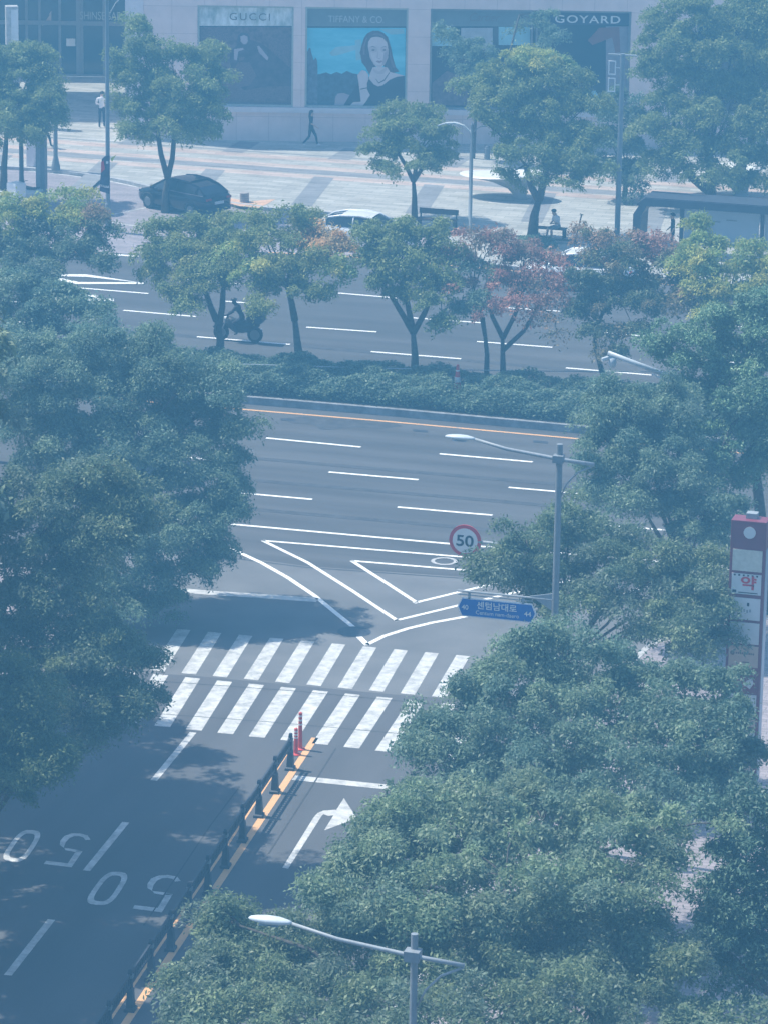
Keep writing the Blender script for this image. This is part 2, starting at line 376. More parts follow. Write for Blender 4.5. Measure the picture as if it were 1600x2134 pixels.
def ring_strokes(n=20, t=0.2):
    pts = []
    for k in range(n):
        a = 2*math.pi*k/n
        sx, sy = math.copysign(abs(math.cos(a))**0.62, math.cos(a)), math.copysign(abs(math.sin(a))**0.62, math.sin(a))
        pts.append(((0.5+0.5*sx, 0.5+0.5*sy), (0.5+(0.5-t)*sx, 0.5+(0.5-t*0.55)*sy)))
    return [[pts[k][0], pts[(k+1) % n][0], pts[(k+1) % n][1], pts[k][1]] for k in range(n)]
ZERO = ring_strokes()
def five(t=0.16):                           # the digit seen from its far side: bar at the bottom, bowl on top
    st = [[(0, 0), (1, 0), (1, 0.1), (0, 0.1)], [(0.78, 0.1), (1, 0.1), (1, 0.5), (0.78, 0.5)]]
    out = [(1, 0.5), (0.62, 0.53), (0.3, 0.53), (0.08, 0.60), (0.0, 0.72), (0.02, 0.87), (0.2, 0.97), (0.5, 1.0), (0.8, 0.97), (1.0, 0.86)]
    inn = [(0.78, 0.42), (0.62, 0.43), (0.35, 0.43), (0.22, 0.5), (0.2, 0.72), (0.22, 0.83), (0.34, 0.89), (0.5, 0.91), (0.7, 0.89), (0.8, 0.83)]
    inn = [(0.78, 0.45), (0.62, 0.46), (0.4, 0.47), (0.27, 0.55), (0.22, 0.7), (0.25, 0.83), (0.36, 0.9), (0.52, 0.92), (0.7, 0.9), (0.83, 0.83)]
    return st + [[out[k], out[k+1], inn[k+1], inn[k]] for k in range(len(out)-1)]
seg_digit(mk, [(172, 1884), (232, 1889), (276, 1820), (222, 1815)], ZERO)
seg_digit(mk, [(277, 1894), (338, 1902), (384, 1826), (320, 1822)], five())
seg_digit(mk, [(-2, 1793), (52, 1799), (94, 1733), (44, 1728)], ZERO)
seg_digit(mk, [(92, 1801), (150, 1808), (196, 1741), (140, 1734)], five())
pxpoly(mk, [(589,1809), (601,1811), (670,1702), (674,1697), (684,1692), (700,1690), (700,1688), (674,1690), (662,1695), (654,1704)])
pxpoly(mk, [(700,1690), (717,1664), (744,1706), (676,1731), (694,1702)])
pxpoly(mk, [(674,1697), (684,1701), (702,1699), (702,1689), (684,1690)], Zm+0.002)
tag(mk.build('white_street_markings', 'white'), kind='structure')
mk = MB()
strip(mk, [(200,829), (442,848), (800,878), (1217,916), (1700,958)], 0.15)
strip(mk, [(-100,510), (240,537), (500,514+5), ], 0.12) if False else None
strip(mk, [(60,518), (240,532), (300,537), (860,546), (960,555), (1300,585), (1700,620)][:1] + [(240,532)], 0.15)
strip(mk, [(560,526), (720,535), (860,546), (960,555), (1300,585), (1700,620)], 0.15)
strip(mk, [(657,1538), (460,1836), (262,2134), (130,2334)], 0.19)
strip(mk, [(602,1560), (452,1789), (230,2120), (90,2328)], 0.17)
tag(mk.build('yellow_lane_markings', 'yellow'), kind='structure')
mk = MB()
pxpoly(mk, [(585,872), (640,868), (820,882), (838,888), (790,894), (740,890), (690,895), (650,884), (610,882)], 0.006)
pxpoly(mk, [(660,890), (700,892), (696,896), (668,895)], 0.0075)
for a, b in [((380,988),(1240,1062)), ((470,950),(1240,1016)), ((420,1052),(1180,1118)), ((250,688),(1250,776)), ((300,735),(900,790))]: strip(mk, [a, b], 0.35, 0.006)
strip(mk, [(480,1163), (640,1183), (1000,1208), (1200,1226)], 0.10, 0.0085)
tag(mk.build('road_stains', mat('tar_stain', (0.062, 0.065, 0.072), 0.75, 0.25, 2.5)), kind='structure')
mk = MB()
strip(mk, [(250,1412), (330,1420), (620,1441), (900,1468), (1010,1478)], 0.035, 0.0125); strip(mk, [(250,1482), (560,1505), (840,1530)], 0.03, 0.0125)
strip(mk, [(500,1640), (440,1720), (300,1930)], 0.04, 0.0125); strip(mk, [(700,1560), (650,1640), (560,1780)], 0.04, 0.0125)
tag(mk.build('pavement_joints', mat('joint_bitumen', (0.055, 0.056, 0.06), 0.8, 0.2, 8)), kind='structure')
mk = MB()
for px_, py_ in ((585,872), (860,895), (1110,918)):
    pxpoly(mk, [(px_, py_), (px_+30, py_+2.5), (px_+30, py_+6.5), (px_, py_+4)], 0.0125)
tag(mk.build('gutter_drains', 'fence'), kind='structure')
mk = MB()
def disc(mb, px, py, r, z, n=24, r0=0.0):
    c = P(px, py)
    if r0:
        for k in range(n):
            a, b = 2*math.pi*k/n, 2*math.pi*(k+1)/n
            mb.add([(c[0]+q*math.cos(t), c[1]+q*math.sin(t), z) for q, t in ((r, a), (r, b), (r0, b), (r0, a))], [(0, 1, 2, 3)])
    else: mb.add([(c[0]+r*math.cos(2*math.pi*k/n), c[1]+r*math.sin(2*math.pi*k/n), z) for k in range(n)], [tuple(range(n))])
disc(mk, 738, 1317, 0.5, 0.0125)
o = mk.build('manhole_cover', 'fence'); tag(o, 'dark round manhole cover at the corner of the zebra crossing', 'manhole cover')
mk = MB(); disc(mk, 925, 1170, 0.42, 0.012, 24, 0.30)
o = mk.build('manhole_cover', 'kerb'); tag(o, 'pale ring shaped manhole cover below the round speed sign', 'manhole cover')

# lay-by paving and the raised plaza
ZP = 0.14
kerb_front = [(-900,338), (-300,340), (0,346), (60,350), (130,356), (200,365), (260,376), (310,388), (380,404), (460,420), (560,433), (640,439), (760,448), (850,457),
              (905,474), (935,500), (960,528), (1000,549), (1300,576), (1800,621), (2600,690)]
lay = [(-900,338), (0,352), (130,362), (260,382), (380,410), (560,441), (760,456), (870,470), (930,520), (945,551), (860,545), (720,534), (560,525), (300,530), (240,528), (60,515), (-900,440)]
g = MB(); sheet(g, poly_px(lay, 0), Zs); tag(g.build('layby_paving', 'layby'), kind='structure')
mk = MB()
strip(mk, [(228,449), (300,434), (345,428)], 0.14); strip(mk, [(225,462), (300,474), (360,486)], 0.14)
strip(mk, [(60,357), (130,364), (230,378), (290,391)], 0.16)
tag(mk.build('layby_white_lines', 'white'), kind='structure')
FB = P(560, 293.5, ZP); YF = float(FB[1])                        # facade plane
kp = [P(a, b, ZP)[:2] for a, b in kerb_front]
pl = [tuple(p) for p in kp] + [(kp[-1][0], YF+30), (kp[0][0], YF+30)]
g = MB(); g.prism(pl, 0.0, ZP); tag(g.build('plaza', 'granite'), kind='structure')
g = MB()
kp2 = [np.array(p) for p in kp]
inn = []
for i, p in enumerate(kp2):
    d = kp2[min(i+1, len(kp2)-1)] - kp2[max(i-1, 0)]; d /= np.linalg.norm(d); inn.append(p + np.array([-d[1], d[0]])*0.22)
    kp2[i] = p - np.array([-d[1], d[0]])*0.02
for i in range(len(kp2)-1):
    a, b, c, d = kp2[i], kp2[i+1], inn[i+1], inn[i]
    g.add([(*a, 0.003), (*b, 0.003), (*b, ZP+0.012), (*a, ZP+0.012), (*c, ZP+0.012), (*d, ZP+0.012)], [(0, 1, 2, 3), (3, 2, 4, 5)])
tag(g.build('plaza_kerb', 'kerb'), kind='structure')
def yrow(py): return float(P(560, py, ZP)[1])
Zt = ZP + 0.004
XL, XR = float(P(-60, 300)[0])-10, float(P(1700, 300)[0])+10
def rows(mb, y0, y1): mb.add([(XL, y1, Zt), (XR, y1, Zt), (XR, y0, Zt), (XL, y0, Zt)], [(3, 2, 1, 0)])
gp = MB(); rows(gp, yrow(322), yrow(330)); rows(gp, yrow(340), yrow(347)); rows(gp, yrow(358), yrow(366))
tag(gp.build('pink_paving_stripes', 'granite_pink'), kind='structure')
gg = MB(); rows(gg, yrow(319), yrow(317)); rows(gg, yrow(348), yrow(356))
for x0 in np.arange(-12, 14):
    def band(pa, pb, wd):
        a, b = P(*pa, ZP), P(*pb, ZP); o = np.array([float(x0)*5.25, 0, 0])
        A, B = a+o, b+o
        gg.add([(A[0], A[1], Zt+0.004), (A[0]+wd, A[1], Zt+0.004), (B[0]+wd, B[1], Zt+0.004), (B[0], B[1], Zt+0.004)], [(0, 1, 2, 3)])
    if -3 <= x0 <= 7:
        band((607, 427), (655, 368), 0.95)
        band((462, 316), (500, 294), 1.05)
tag(gg.build('grey_paving_bands', 'granite_grey'), kind='structure')
g = MB(); sheet(g, [P(a, b, ZP)[:2] for a, b in [(480,413), (520,420), (575,415), (560,424), (540,434), (500,430), (478,424)]], Zt+0.006)
tag(g.build('orange_ground_paint', mat('faded_orange_paint', (0.62, 0.40, 0.27), 0.85, 0.2, 4)), kind='structure')

# median strip
def ribbon(name, front, back, z, m, kw=0.18):
    g = MB(); poly = [tuple(P(*p, z)[:2]) for p in front] + [tuple(P(*p, z)[:2]) for p in back[::-1]]
    g.prism(poly, 0.0, z); return g.build(name, m)
MF = [(-400,752), (0,786), (442,821), (800,851), (1217,889), (2000,960)]
MBk = [(-400,690), (0,723), (442,755), (800,782), (1217,813), (2000,878)]
ZK = 0.27
tag(ribbon('median_kerb', MF, MBk, ZK, 'kerb_dark'), kind='structure')
MF2 = [(-400,749), (0,783), (442,818), (800,848), (1217,886), (2000,957)]
g = MB(); sheet(g, [P(*p, ZK)[:2] for p in MF2] + [P(*p, ZK)[:2] for p in [(a, b+4) for a, b in MBk][::-1]], ZK+0.005)
tag(g.build('median_soil', 'soil'), kind='structure')
# near sidewalks
def walk(name, pts):
    g = MB(); g.prism(poly_px(pts, 0.13), 0.0, 0.13); tag(g.build(name, 'paver'), kind='structure')
    ps = [np.array(p) for p in poly_px(pts, 0.13)]
    g = MB(); cen = sum(ps)/len(ps)
    for i in range(len(ps)-1):
        a, b = ps[i], ps[i+1]; d = (b-a)/np.linalg.norm(b-a); n = np.array([-d[1], d[0]])
        if np.dot(n, cen-a) < 0: n = -n
        g.add([(*(a-n*0.015), 0.002), (*(b-n*0.015), 0.002), (*(b-n*0.015), 0.14), (*(a-n*0.015), 0.14), (*(b+n*0.18), 0.14), (*(a+n*0.18), 0.14)], [(0, 1, 2, 3), (3, 2, 4, 5)])
    tag(g.build(name+'_kerb', 'kerb'), kind='structure')
walk('corner_sidewalk', [(2600, 1370), (1800,1300), (1560,1285), (1440,1300), (1345,1345), (1270,1420), (1190,1520), (1080,1690), (880,2000), (640,2400), (300, 2950), (2600, 2950)])
walk('opposite_sidewalk', [(-1500, 1090), (-200,1155), (60,1180), (150,1215), (195,1270), (190,1340), (140,1415), (-60,1720), (-420,2270), (-800, 2900), (-2500, 2900)])

# ------------------------------------------------------------------ department store
RH = np.array([math.cos(CYAW), math.sin(CYAW), 0.0])
def F(px, py, yl=0.0):                      # facade coordinates: along the wall, height
    p = Q(px, py, FB, yl); return float(np.dot(p-FB, RH)), float(p[2])
store = thing('department_store', 'pink granite department store with posters in its shop windows', 'building', (FB[0], FB[1], 0), CYAW)
def fx(px): return F(px, 120)[0]
def fz(py, px=630): return F(px, py)[1]
XA, XB = fx(300), fx(1800)+14
zs, zt = fz(224), fz(14)
XW = [(fx(412), fx(612)), (fx(636), fx(849)), (fx(895), fx(1108)), (fx(1114), fx(1312)), (fx(1448), fx(1668))]
b = MB(); b.box((XA, 0, ZP), (XB, 0.6, zs-0.25)); b.box((XA, 0, zt), (XB, 0.6, 12))
edges = [XA] + [e for wv in XW for e in wv] + [XB]
for i in range(0, len(edges), 2):
    if edges[i+1]-edges[i] > 0.25: b.box((edges[i], 0, zs), (edges[i+1], 0.6, zt))
b.box((fx(262), -0.004, ZP), (XA-0.002, 13.8, 0.2+ZP)); b.box((XA, 0.6, ZP), (XA+0.3, 14, 12))
b.box((XA+0.3, 14, ZP), (XB, 14.4, 12)); b.box((XA, 0.6, 11.7), (XB, 14, 12))
b.build('wall', 'stone', store)
s = MB(); s.box((XA, -0.12, zs-0.247), (XB, 0.6, zs-0.003)); s.build('ledge', 'stone_light', store)
s = MB(); s.box((fx(262), -0.05, ZP+0.21), (XA-0.005, 0.55, 12)); s.box((fx(262), 0.55, ZP+0.21), (XA-0.005, 13.7, 12)); s.build('pier', 'stone_light', store)
up = MB(); up.box((fx(-700), 6.5, 7.2), (fx(262)-0.01, 14, 12)); up.build('added_shade_overhang', 'stone', store)  # unseen slab added above to shade the recessed entrance
def facade_poly(mb, pts, y0, y1=None):
    mb.slab_xz([F(a, b2) for a, b2 in pts], y0, (y0+0.02) if y1 is None else y1)
names = ['wide shop window with a dark sofa poster', 'shop window with the turquoise portrait poster']
wins = []
for i, (x0, x1) in enumerate(XW):
    fr = MB(); t = 0.09
    fr.box((x0+.002, 0.05, zs+.002), (x0+t, 0.4, zt-.002)); fr.box((x1-t, 0.05, zs+.002), (x1-.002, 0.4, zt-.002))
    fr.box((x0+t+.001, 0.05, zs+.002), (x1-t-.001, 0.4, zs+t)); fr.box((x0+t+.001, 0.05, zt-t), (x1-t-.001, 0.4, zt-.002))
    f = fr.build('window', 'frame_light' if i < 2 else 'frame', store)
    gl = MB(); gl.box((x0+t, 0.3, zs+t), (x1-t, 0.38, zt-t)); gl.build('pane', 'glass', f)
    wins.append(f)
def poster(mb_list, parent):
    for nm, pts, m, lay in mb_list:
        mb = MB(); facade_poly(mb, pts, 0.28-0.004*lay, 0.294-0.004*lay); mb.build(nm, m, parent)
y_h = 57
poster([('fascia', [(415,16),(628,16),(628,56),(415,56)], 'marble', 0),
        ('poster_ground', [(416,58),(627,58),(622,222),(416,222)], 'p_brown', 0),
        ('poster_cushion', [(560,85),(626,80),(625,150),(590,150),(565,120)], 'p_sofa', 1),
        ('poster_cushion', [(418,64),(475,62),(480,85),(440,120),(418,110)], 'p_sofa', 1),
        ('poster_sofa', [(470,200),(500,190),(566,184),(568,206),(480,212)], 'p_sofa', 1),
        ('poster_sofa', [(574,188),(622,186),(621,206),(574,206)], 'p_sofa', 1),
        ('poster_sofa', [(470,216),(620,210),(620,221),(460,221)], 'p_sofa', 1),
        ('poster_coat', [(480,110),(500,90),(520,84),(545,92),(562,105),(590,130),(612,150),(612,182),(560,182),(510,190),(480,170)], 'p_coat', 2),
        ('poster_skirt', [(496,132),(520,132),(535,160),(520,180),(490,186),(478,165)], 'p_sofa', 3),
        ('poster_hair', [(496,76),(503,70),(516,71),(521,80),(520,94),(514,88),(500,88),(494,96)], 'p_hair', 3),
        ('poster_face', [(501,78),(508,75),(516,78),(517,88),(513,94),(507,94),(502,88)], 'p_shade', 4),
        ('poster_hand', [(488,104),(506,102),(509,105),(497,109),(494,128),(488,126)], 'p_shade', 4),
        ('poster_hand', [(536,98),(540,97),(560,122),(557,128),(540,112)], 'p_shade', 4),
        ('poster_bag', [(498,122),(510,120),(508,126),(498,130)], 'p_sofa', 4)], wins[0])
poster([('fascia', [(638,17),(847,17),(847,57),(638,57)], 'panel_teal', 0),
        ('poster_sky', [(639,60),(845,60),(843,222),(634,222)], 'p_sky', 0),
        ('poster_cloud', [(687,112),(700,100),(720,98),(742,96),(742,106),(722,112),(700,118),(690,118)], 'p_cloud', 1),
        ('poster_cloud', [(790,62),(840,62),(842,72),(815,74)], 'p_cloud', 1),
        ('poster_cloud', [(740,86),(752,84),(754,126),(742,128)], 'p_cloud', 1),
        ('poster_park', [(636,159),(664,157),(680,153),(690,157),(702,152),(712,156),(723,150),(735,155),(748,157),(750,222),(634,222)], 'p_park', 1),
        ('poster_building', [(638,110),(641,109),(644,102),(647,102),(649,112),(654,128),(657,122),(661,127),(662,142),(662,222),(634,222)], 'p_stone', 2),
        ('poster_chair', [(697,222),(699,204),(704,197),(716,196),(728,200),(724,222)], 'p_shade', 2),
        ('poster_hair', [(752,118),(750,112),(754,95),(759,80),(766,71),(777,66),(789,66),(800,71),(808,80),(814,100),(819,125),(824,142),(831,151),(815,155),(800,140),(790,130),(777,150),(778,157),(770,158),(762,142),(754,132)], 'p_hair', 3),
        ('poster_dress', [(716,222),(728,202),(745,178),(758,160),(780,166),(790,180),(806,172),(826,161),(843,160),(843,222)], 'p_dress', 4),
        ('poster_neck', [(777,142),(806,142),(813,152),(832,157),(843,160),(826,162),(812,168),(797,180),(788,182),(779,178),(769,166),(771,156)], 'p_skin', 5),
        
        ('poster_face', [(767,100),(768,88),(774,80),(785,78),(798,81),(806,90),(809,105),(808,122),(802,135),(794,143),(787,143),(779,136),(771,122)], 'p_skin', 6),
        ('poster_cheek_tone', [(800,112),(808,106),(807,122),(802,134),(796,138)], 'p_shade', 7),
        ('poster_eye_socket', [(769,103),(777,99),(786,102),(786,109),(778,112),(770,109)], 'p_mid', 7),
        ('poster_eye_socket', [(793,102),(801,99),(808,103),(808,109),(801,112),(794,109)], 'p_mid', 7),
        ('poster_brow', [(769,101),(777,98),(786,101),(777,99.5)], 'p_brow', 8), ('poster_brow', [(793,101),(801,98),(809,101),(801,99.5)], 'p_brow', 8),
        ('poster_eye', [(774,106),(778,104),(782,106),(778,108)], 'p_hair', 8), ('poster_eye', [(797,106),(801,104),(804,106),(801,108)], 'p_hair', 8),
        ('poster_nose_side', [(788,106),(786,114),(784,122),(788,124),(788.5,115)], 'p_mid', 7), ('poster_nose', [(784.5,122),(789,123.5),(795,122),(790,125.5)], 'p_shade', 8),
        ('poster_face_side', [(767,100),(770,99),(773,116),(779,131),(787,141),(779,136),(771,122)], 'p_mid', 7), ('poster_chin', [(784,137),(797,137),(793,142),(788,142)], 'p_mid', 7),
        ('poster_mouth', [(782,130),(788,128),(791,128.8),(795,128),(799,129.5),(791,130.5)], 'p_lip', 8), ('poster_mouth', [(783,130.5),(791,131),(798,130),(791,133.5)], 'p_lip2', 8),
        ('poster_hair_strand', [(757,116),(756,100),(762,84),(766,79),(761,95),(760,116)], 'p_brow', 5), ('poster_hair_strand', [(811,104),(816,124),(823,142),(818,143),(812,124)], 'p_brow', 5), ('poster_hair_strand', [(774,75),(786,70),(798,75),(806,85),(796,78),(785,75)], 'p_brow', 5),
        ('poster_neck_tone', [(777,144),(790,151),(805,142),(806,148),(798,156),(786,156),(778,150)], 'p_mid', 6),
        ('poster_arm', [(745,158),(754,148),(762,150),(768,158),(768,168),(765,175),(765,188),(771,200),(764,212),(756,222),(729,222),(736,215),(752,214),(750,196),(748,178)], 'p_skin', 5),
        ('poster_necklace', [(784,166),(789,174),(800,168),(811,152),(812,153),(801,170),(789,176),(783,167)], 'p_hair', 6),
        ('poster_bracelet', [(750,187),(765,184),(765,186),(751,189)], 'p_hair', 6)], wins[1])
poster([('fascia', [(898,16),(1106,16),(1106,57),(898,57)], 'panel_teal', 0),
        ('poster_panel', [(898,60),(940,60),(940,98),(898,98)], 'p_cloud', 0),
        ('poster_panel', [(1038,58),(1104,58),(1104,96),(1038,96)], 'p_cloud', 0),
        ('poster_panel', [(960,60),(1026,60),(1026,110),(960,110)], mat('poster_pale', (0.42, 0.45, 0.48), 0.5), 0),
        ('poster_panel', [(1080,180),(1104,175),(1104,222),(1080,222)], 'p_cloud', 0),
        ('poster_figure', [(900,175),(930,150),(960,160),(985,222),(900,222)], 'p_brown', 1)], wins[2])
poster([('fascia', [(1117,17),(1327,17),(1327,54),(1117,54)], 'navy', 0),
        ('poster_panel', [(1262,57),(1326,57),(1326,222),(1262,222)], mat('poster_mauve', (0.26, 0.24, 0.28), 0.5), 0),
        ('poster_handbag', [(1224,86),(1248,60),(1290,58),(1292,110),(1282,112),(1275,80),(1234,96)], mat('poster_russet', (0.22, 0.085, 0.07), 0.5), 1),
        ('poster_sheet', [(1190,200),(1240,190),(1258,222),(1180,222)], 'p_cloud', 1)], wins[3])
def ftext(body, px0, px1, py, h_px, m, parent, y=0.26, **k):
    x0, z = F(px0, py); x1, _ = F(px1, py); hh = abs(F(px0, py-h_px/2)[1]-F(px0, py+h_px/2)[1])
    text(body, ((x0+x1)/2, y, z), x1-x0, hh, m, parent, 'lettering', **k)
ftext('GUCCI', 479, 563, 36, 15, 'brown', wins[0], space=1.25)
ftext('TIFFANY & CO.', 684, 800, 41, 14, 'silver', wins[1])
ftext('Cartier', 978, 1042, 37, 17, 'brown', wins[2], shear=0.35)
ftext('GOYARD', 1156, 1292, 41, 16, 'signwhite', wins[3], space=1.15, bold=0.012)
# recessed entrance
YD = float(np.dot(P(150, 160, ZP)-FB, FH))
ent = MB()
def D(px, py): return F(px, py, YD)
def dbox(mb, px0, py0, px1, py1, y0, y1):
    xa, za = D(px0, py1); xb, zb = D(px1, py0); mb.box((xa, y0, za), (xb, y1, zb))
dz0 = ZP + 0.05
xa, xb = D(-400, 100)[0], fx(262)-0.02
ent.box((xa, YD, dz0), (xb, YD+0.1, 9)); e = ent.build('entrance_glass', 'glass_door', store)
fr = MB()
for px in (57, 84, 126, 172, 218):
    x = D(px, 100)[0]; fr.box((x-0.07, YD-0.08, dz0), (x+0.07, YD-0.005, D(px, 0)[1]+3))
x = D(172, 100)[0]; fr.box((x-0.3, YD-0.12, dz0), (x-0.075, YD-0.008, D(172, -10)[1]+3))
fr.box((xa, YD-0.13, D(150, 52)[1]), (xb, YD-0.081, D(150, 43)[1])); fr.box((xa, YD-0.13, dz0), (xb, YD-0.081, dz0+0.12))
fr.build('door_frame', 'frame', e)
xx = [D(a, c) for a, c in ((139, 80), (158, 96))]
n_ = MB(); n_.box((xx[0][0], YD-0.04, xx[1][1]), (xx[1][0], YD-0.006, xx[0][1])); n_.build('door_notice', 'signwhite', e)
xx = [D(a, c) for a, c in ((88, 38), (108, 22))]
n_ = MB(); n_.slab_xz([(xx[0][0], xx[0][1]-.4), (xx[0][0]+.5, xx[0][1]-.15), (xx[1][0], xx[0][1]), (xx[1][0], xx[1][1]), (xx[1][0]-.15, xx[0][1]+.2), (xx[0][0]+.5, xx[0][1]+.2), (xx[0][0]+.5, xx[1][1]-.1)], YD-0.05, YD-0.01); n_.build('wall_emblem', 'tan', e)
x0, z = D(166, 43); x1, _ = D(262, 43)
text('SHINSEGAE', ((x0+x1)/2-0.1, YD-0.14, z+0.3), x1-x0-0.3, 0.42, 'frame_light', e)

# ------------------------------------------------------------------ foliage
rg = np.random.default_rng(11)
def nrm(a): return a/np.maximum(np.linalg.norm(a, axis=-1, keepdims=True), 1e-9)
def leaves(lobes, leaf, cr, dens, pal, needle=False):
    """lobes: (centre, (rx, ry, rz), palette or None, density factor); returns verts (n*4,3), colours (n*4,4), clump centres"""
    VV, CC, KK = [], [], []
    for c, r, lp, df in lobes:
        c = np.array(c); r = np.array(r)
        nc = max(5, int(4.6*r[0]*r[2]/(cr*cr)))
        u = nrm(rg.normal(size=(nc, 3))); u[:, 2] = np.where(u[:, 2] < -0.55, -u[:, 2]*0.6, u[:, 2])
        rad = rg.uniform(0.22, 1.06, (nc, 1))**0.55
        cc = c + u*rad*r + rg.normal(size=(nc, 3))*np.array([0.16, 0.16, 0.10])*rg.choice([0.4, 1.0, 2.0], (nc, 1))
        KK.append(cc)
        nl = max(6, int(math.pi*cr*cr*dens*df/(0.21*leaf*leaf)))
        crs = cr*rg.uniform(0.65, 1.3, nc)
        dn = nrm(np.array([0, 0, 1.0]) + 0.55*u + rg.normal(size=(nc, 3))*0.22)
        t1 = nrm(np.cross(dn, rg.normal(size=(nc, 3)))); t2 = np.cross(dn, t1)
        ang = rg.uniform(0, 2*math.pi, (nc, nl)); rr = np.sqrt(rg.uniform(0, 1, (nc, nl)))*crs[:, None]*rg.uniform(0.7, 1.35, (nc, nl))
        rad_d = t1[:, None, :]*np.cos(ang)[..., None] + t2[:, None, :]*np.sin(ang)[..., None]
        th = rg.normal(size=(nc, nl))*0.25*crs[:, None] - 0.28*rr*rr/crs[:, None]
        p = cc[:, None, :] + rad_d*rr[..., None] + dn[:, None, :]*th[..., None]
        a = nrm(rad_d*0.6 + rg.normal(size=p.shape)*0.6 + np.array([0, 0, -0.3]))
        nn = dn[:, None, :] + rg.normal(size=p.shape)*0.6
        bvec = nrm(np.cross(nn, a))
        L = leaf*rg.uniform(0.5, 1.45, (nc, nl, 1)); W = L*(0.12 if needle else 0.21)
        up = np.cross(a, bvec)
        v = np.stack([p-a*L*0.5, p+bvec*W+up*W*0.35, p+a*L*0.5, p-bvec*W+up*W*0.35], 2)
        VV.append(v.reshape(-1, 3))
        pa = np.array(lp if lp is not None else pal)
        k = rg.integers(0, len(pa), nc); base = pa[k][:, None, :]*rg.uniform(0.8, 1.22, (nc, 1, 1))
        alt = pa[rg.integers(0, len(pa), (nc, nl))]
        col = (0.72*base + 0.28*alt)*rg.uniform(0.75, 1.25, (nc, nl, 1))
        col = np.concatenate([col, np.ones((nc, nl, 1))], -1)
        CC.append(np.repeat(col.reshape(-1, 4), 4, axis=0))
    return np.concatenate(VV), np.concatenate(CC), KK
def leaf_object(name, V, C, parent, m='leaf'):
    n = len(V)//4
    me = bpy.data.meshes.new(name)
    me.vertices.add(n*4); me.vertices.foreach_set('co', V.astype(np.float32).ravel())
    me.loops.add(n*4); me.loops.foreach_set('vertex_index', np.arange(n*4, dtype=np.int32))
    me.polygons.add(n); me.polygons.foreach_set('loop_start', np.arange(0, n*4, 4, dtype=np.int32))
    me.polygons.foreach_set('loop_total', np.full(n, 4, dtype=np.int32))
    at = me.attributes.new('leafcol', 'FLOAT_COLOR', 'POINT'); at.data.foreach_set('color', C.astype(np.float32).ravel())
    me.update(calc_edges=True); me.materials.append(MT[m])
    o = bpy.data.objects.new(name, me); COL.objects.link(o); o.parent = parent
    return o
GREEN = [(0.161, 0.225, 0.138), (0.123, 0.184, 0.119), (0.220, 0.280, 0.147), (0.177, 0.235, 0.180)]
DEEP = [(0.132, 0.218, 0.171), (0.177, 0.259, 0.181), (0.223, 0.305, 0.192)]
OLIVE = [(0.441, 0.481, 0.149), (0.298, 0.396, 0.143), (0.567, 0.544, 0.176), (0.229, 0.347, 0.143)]
RUSSET = [(0.361, 0.232, 0.155), (0.425, 0.275, 0.187), (0.277, 0.250, 0.155), (0.212, 0.262, 0.140)]
RED = [(0.411, 0.198, 0.165), (0.505, 0.262, 0.210), (0.354, 0.222, 0.180), (0.298, 0.262, 0.180)]
ORANGE = [(0.689, 0.438, 0.210), (0.517, 0.414, 0.210)]
BRIGHT = [(0.211, 0.291, 0.162), (0.162, 0.239, 0.171), (0.251, 0.317, 0.202)]
PINE = [(0.145, 0.258, 0.145), (0.194, 0.305, 0.160), (0.124, 0.208, 0.131)]
FARG = [(0.233, 0.293, 0.116), (0.181, 0.240, 0.101), (0.285, 0.338, 0.127)]
NLEAF = [0]
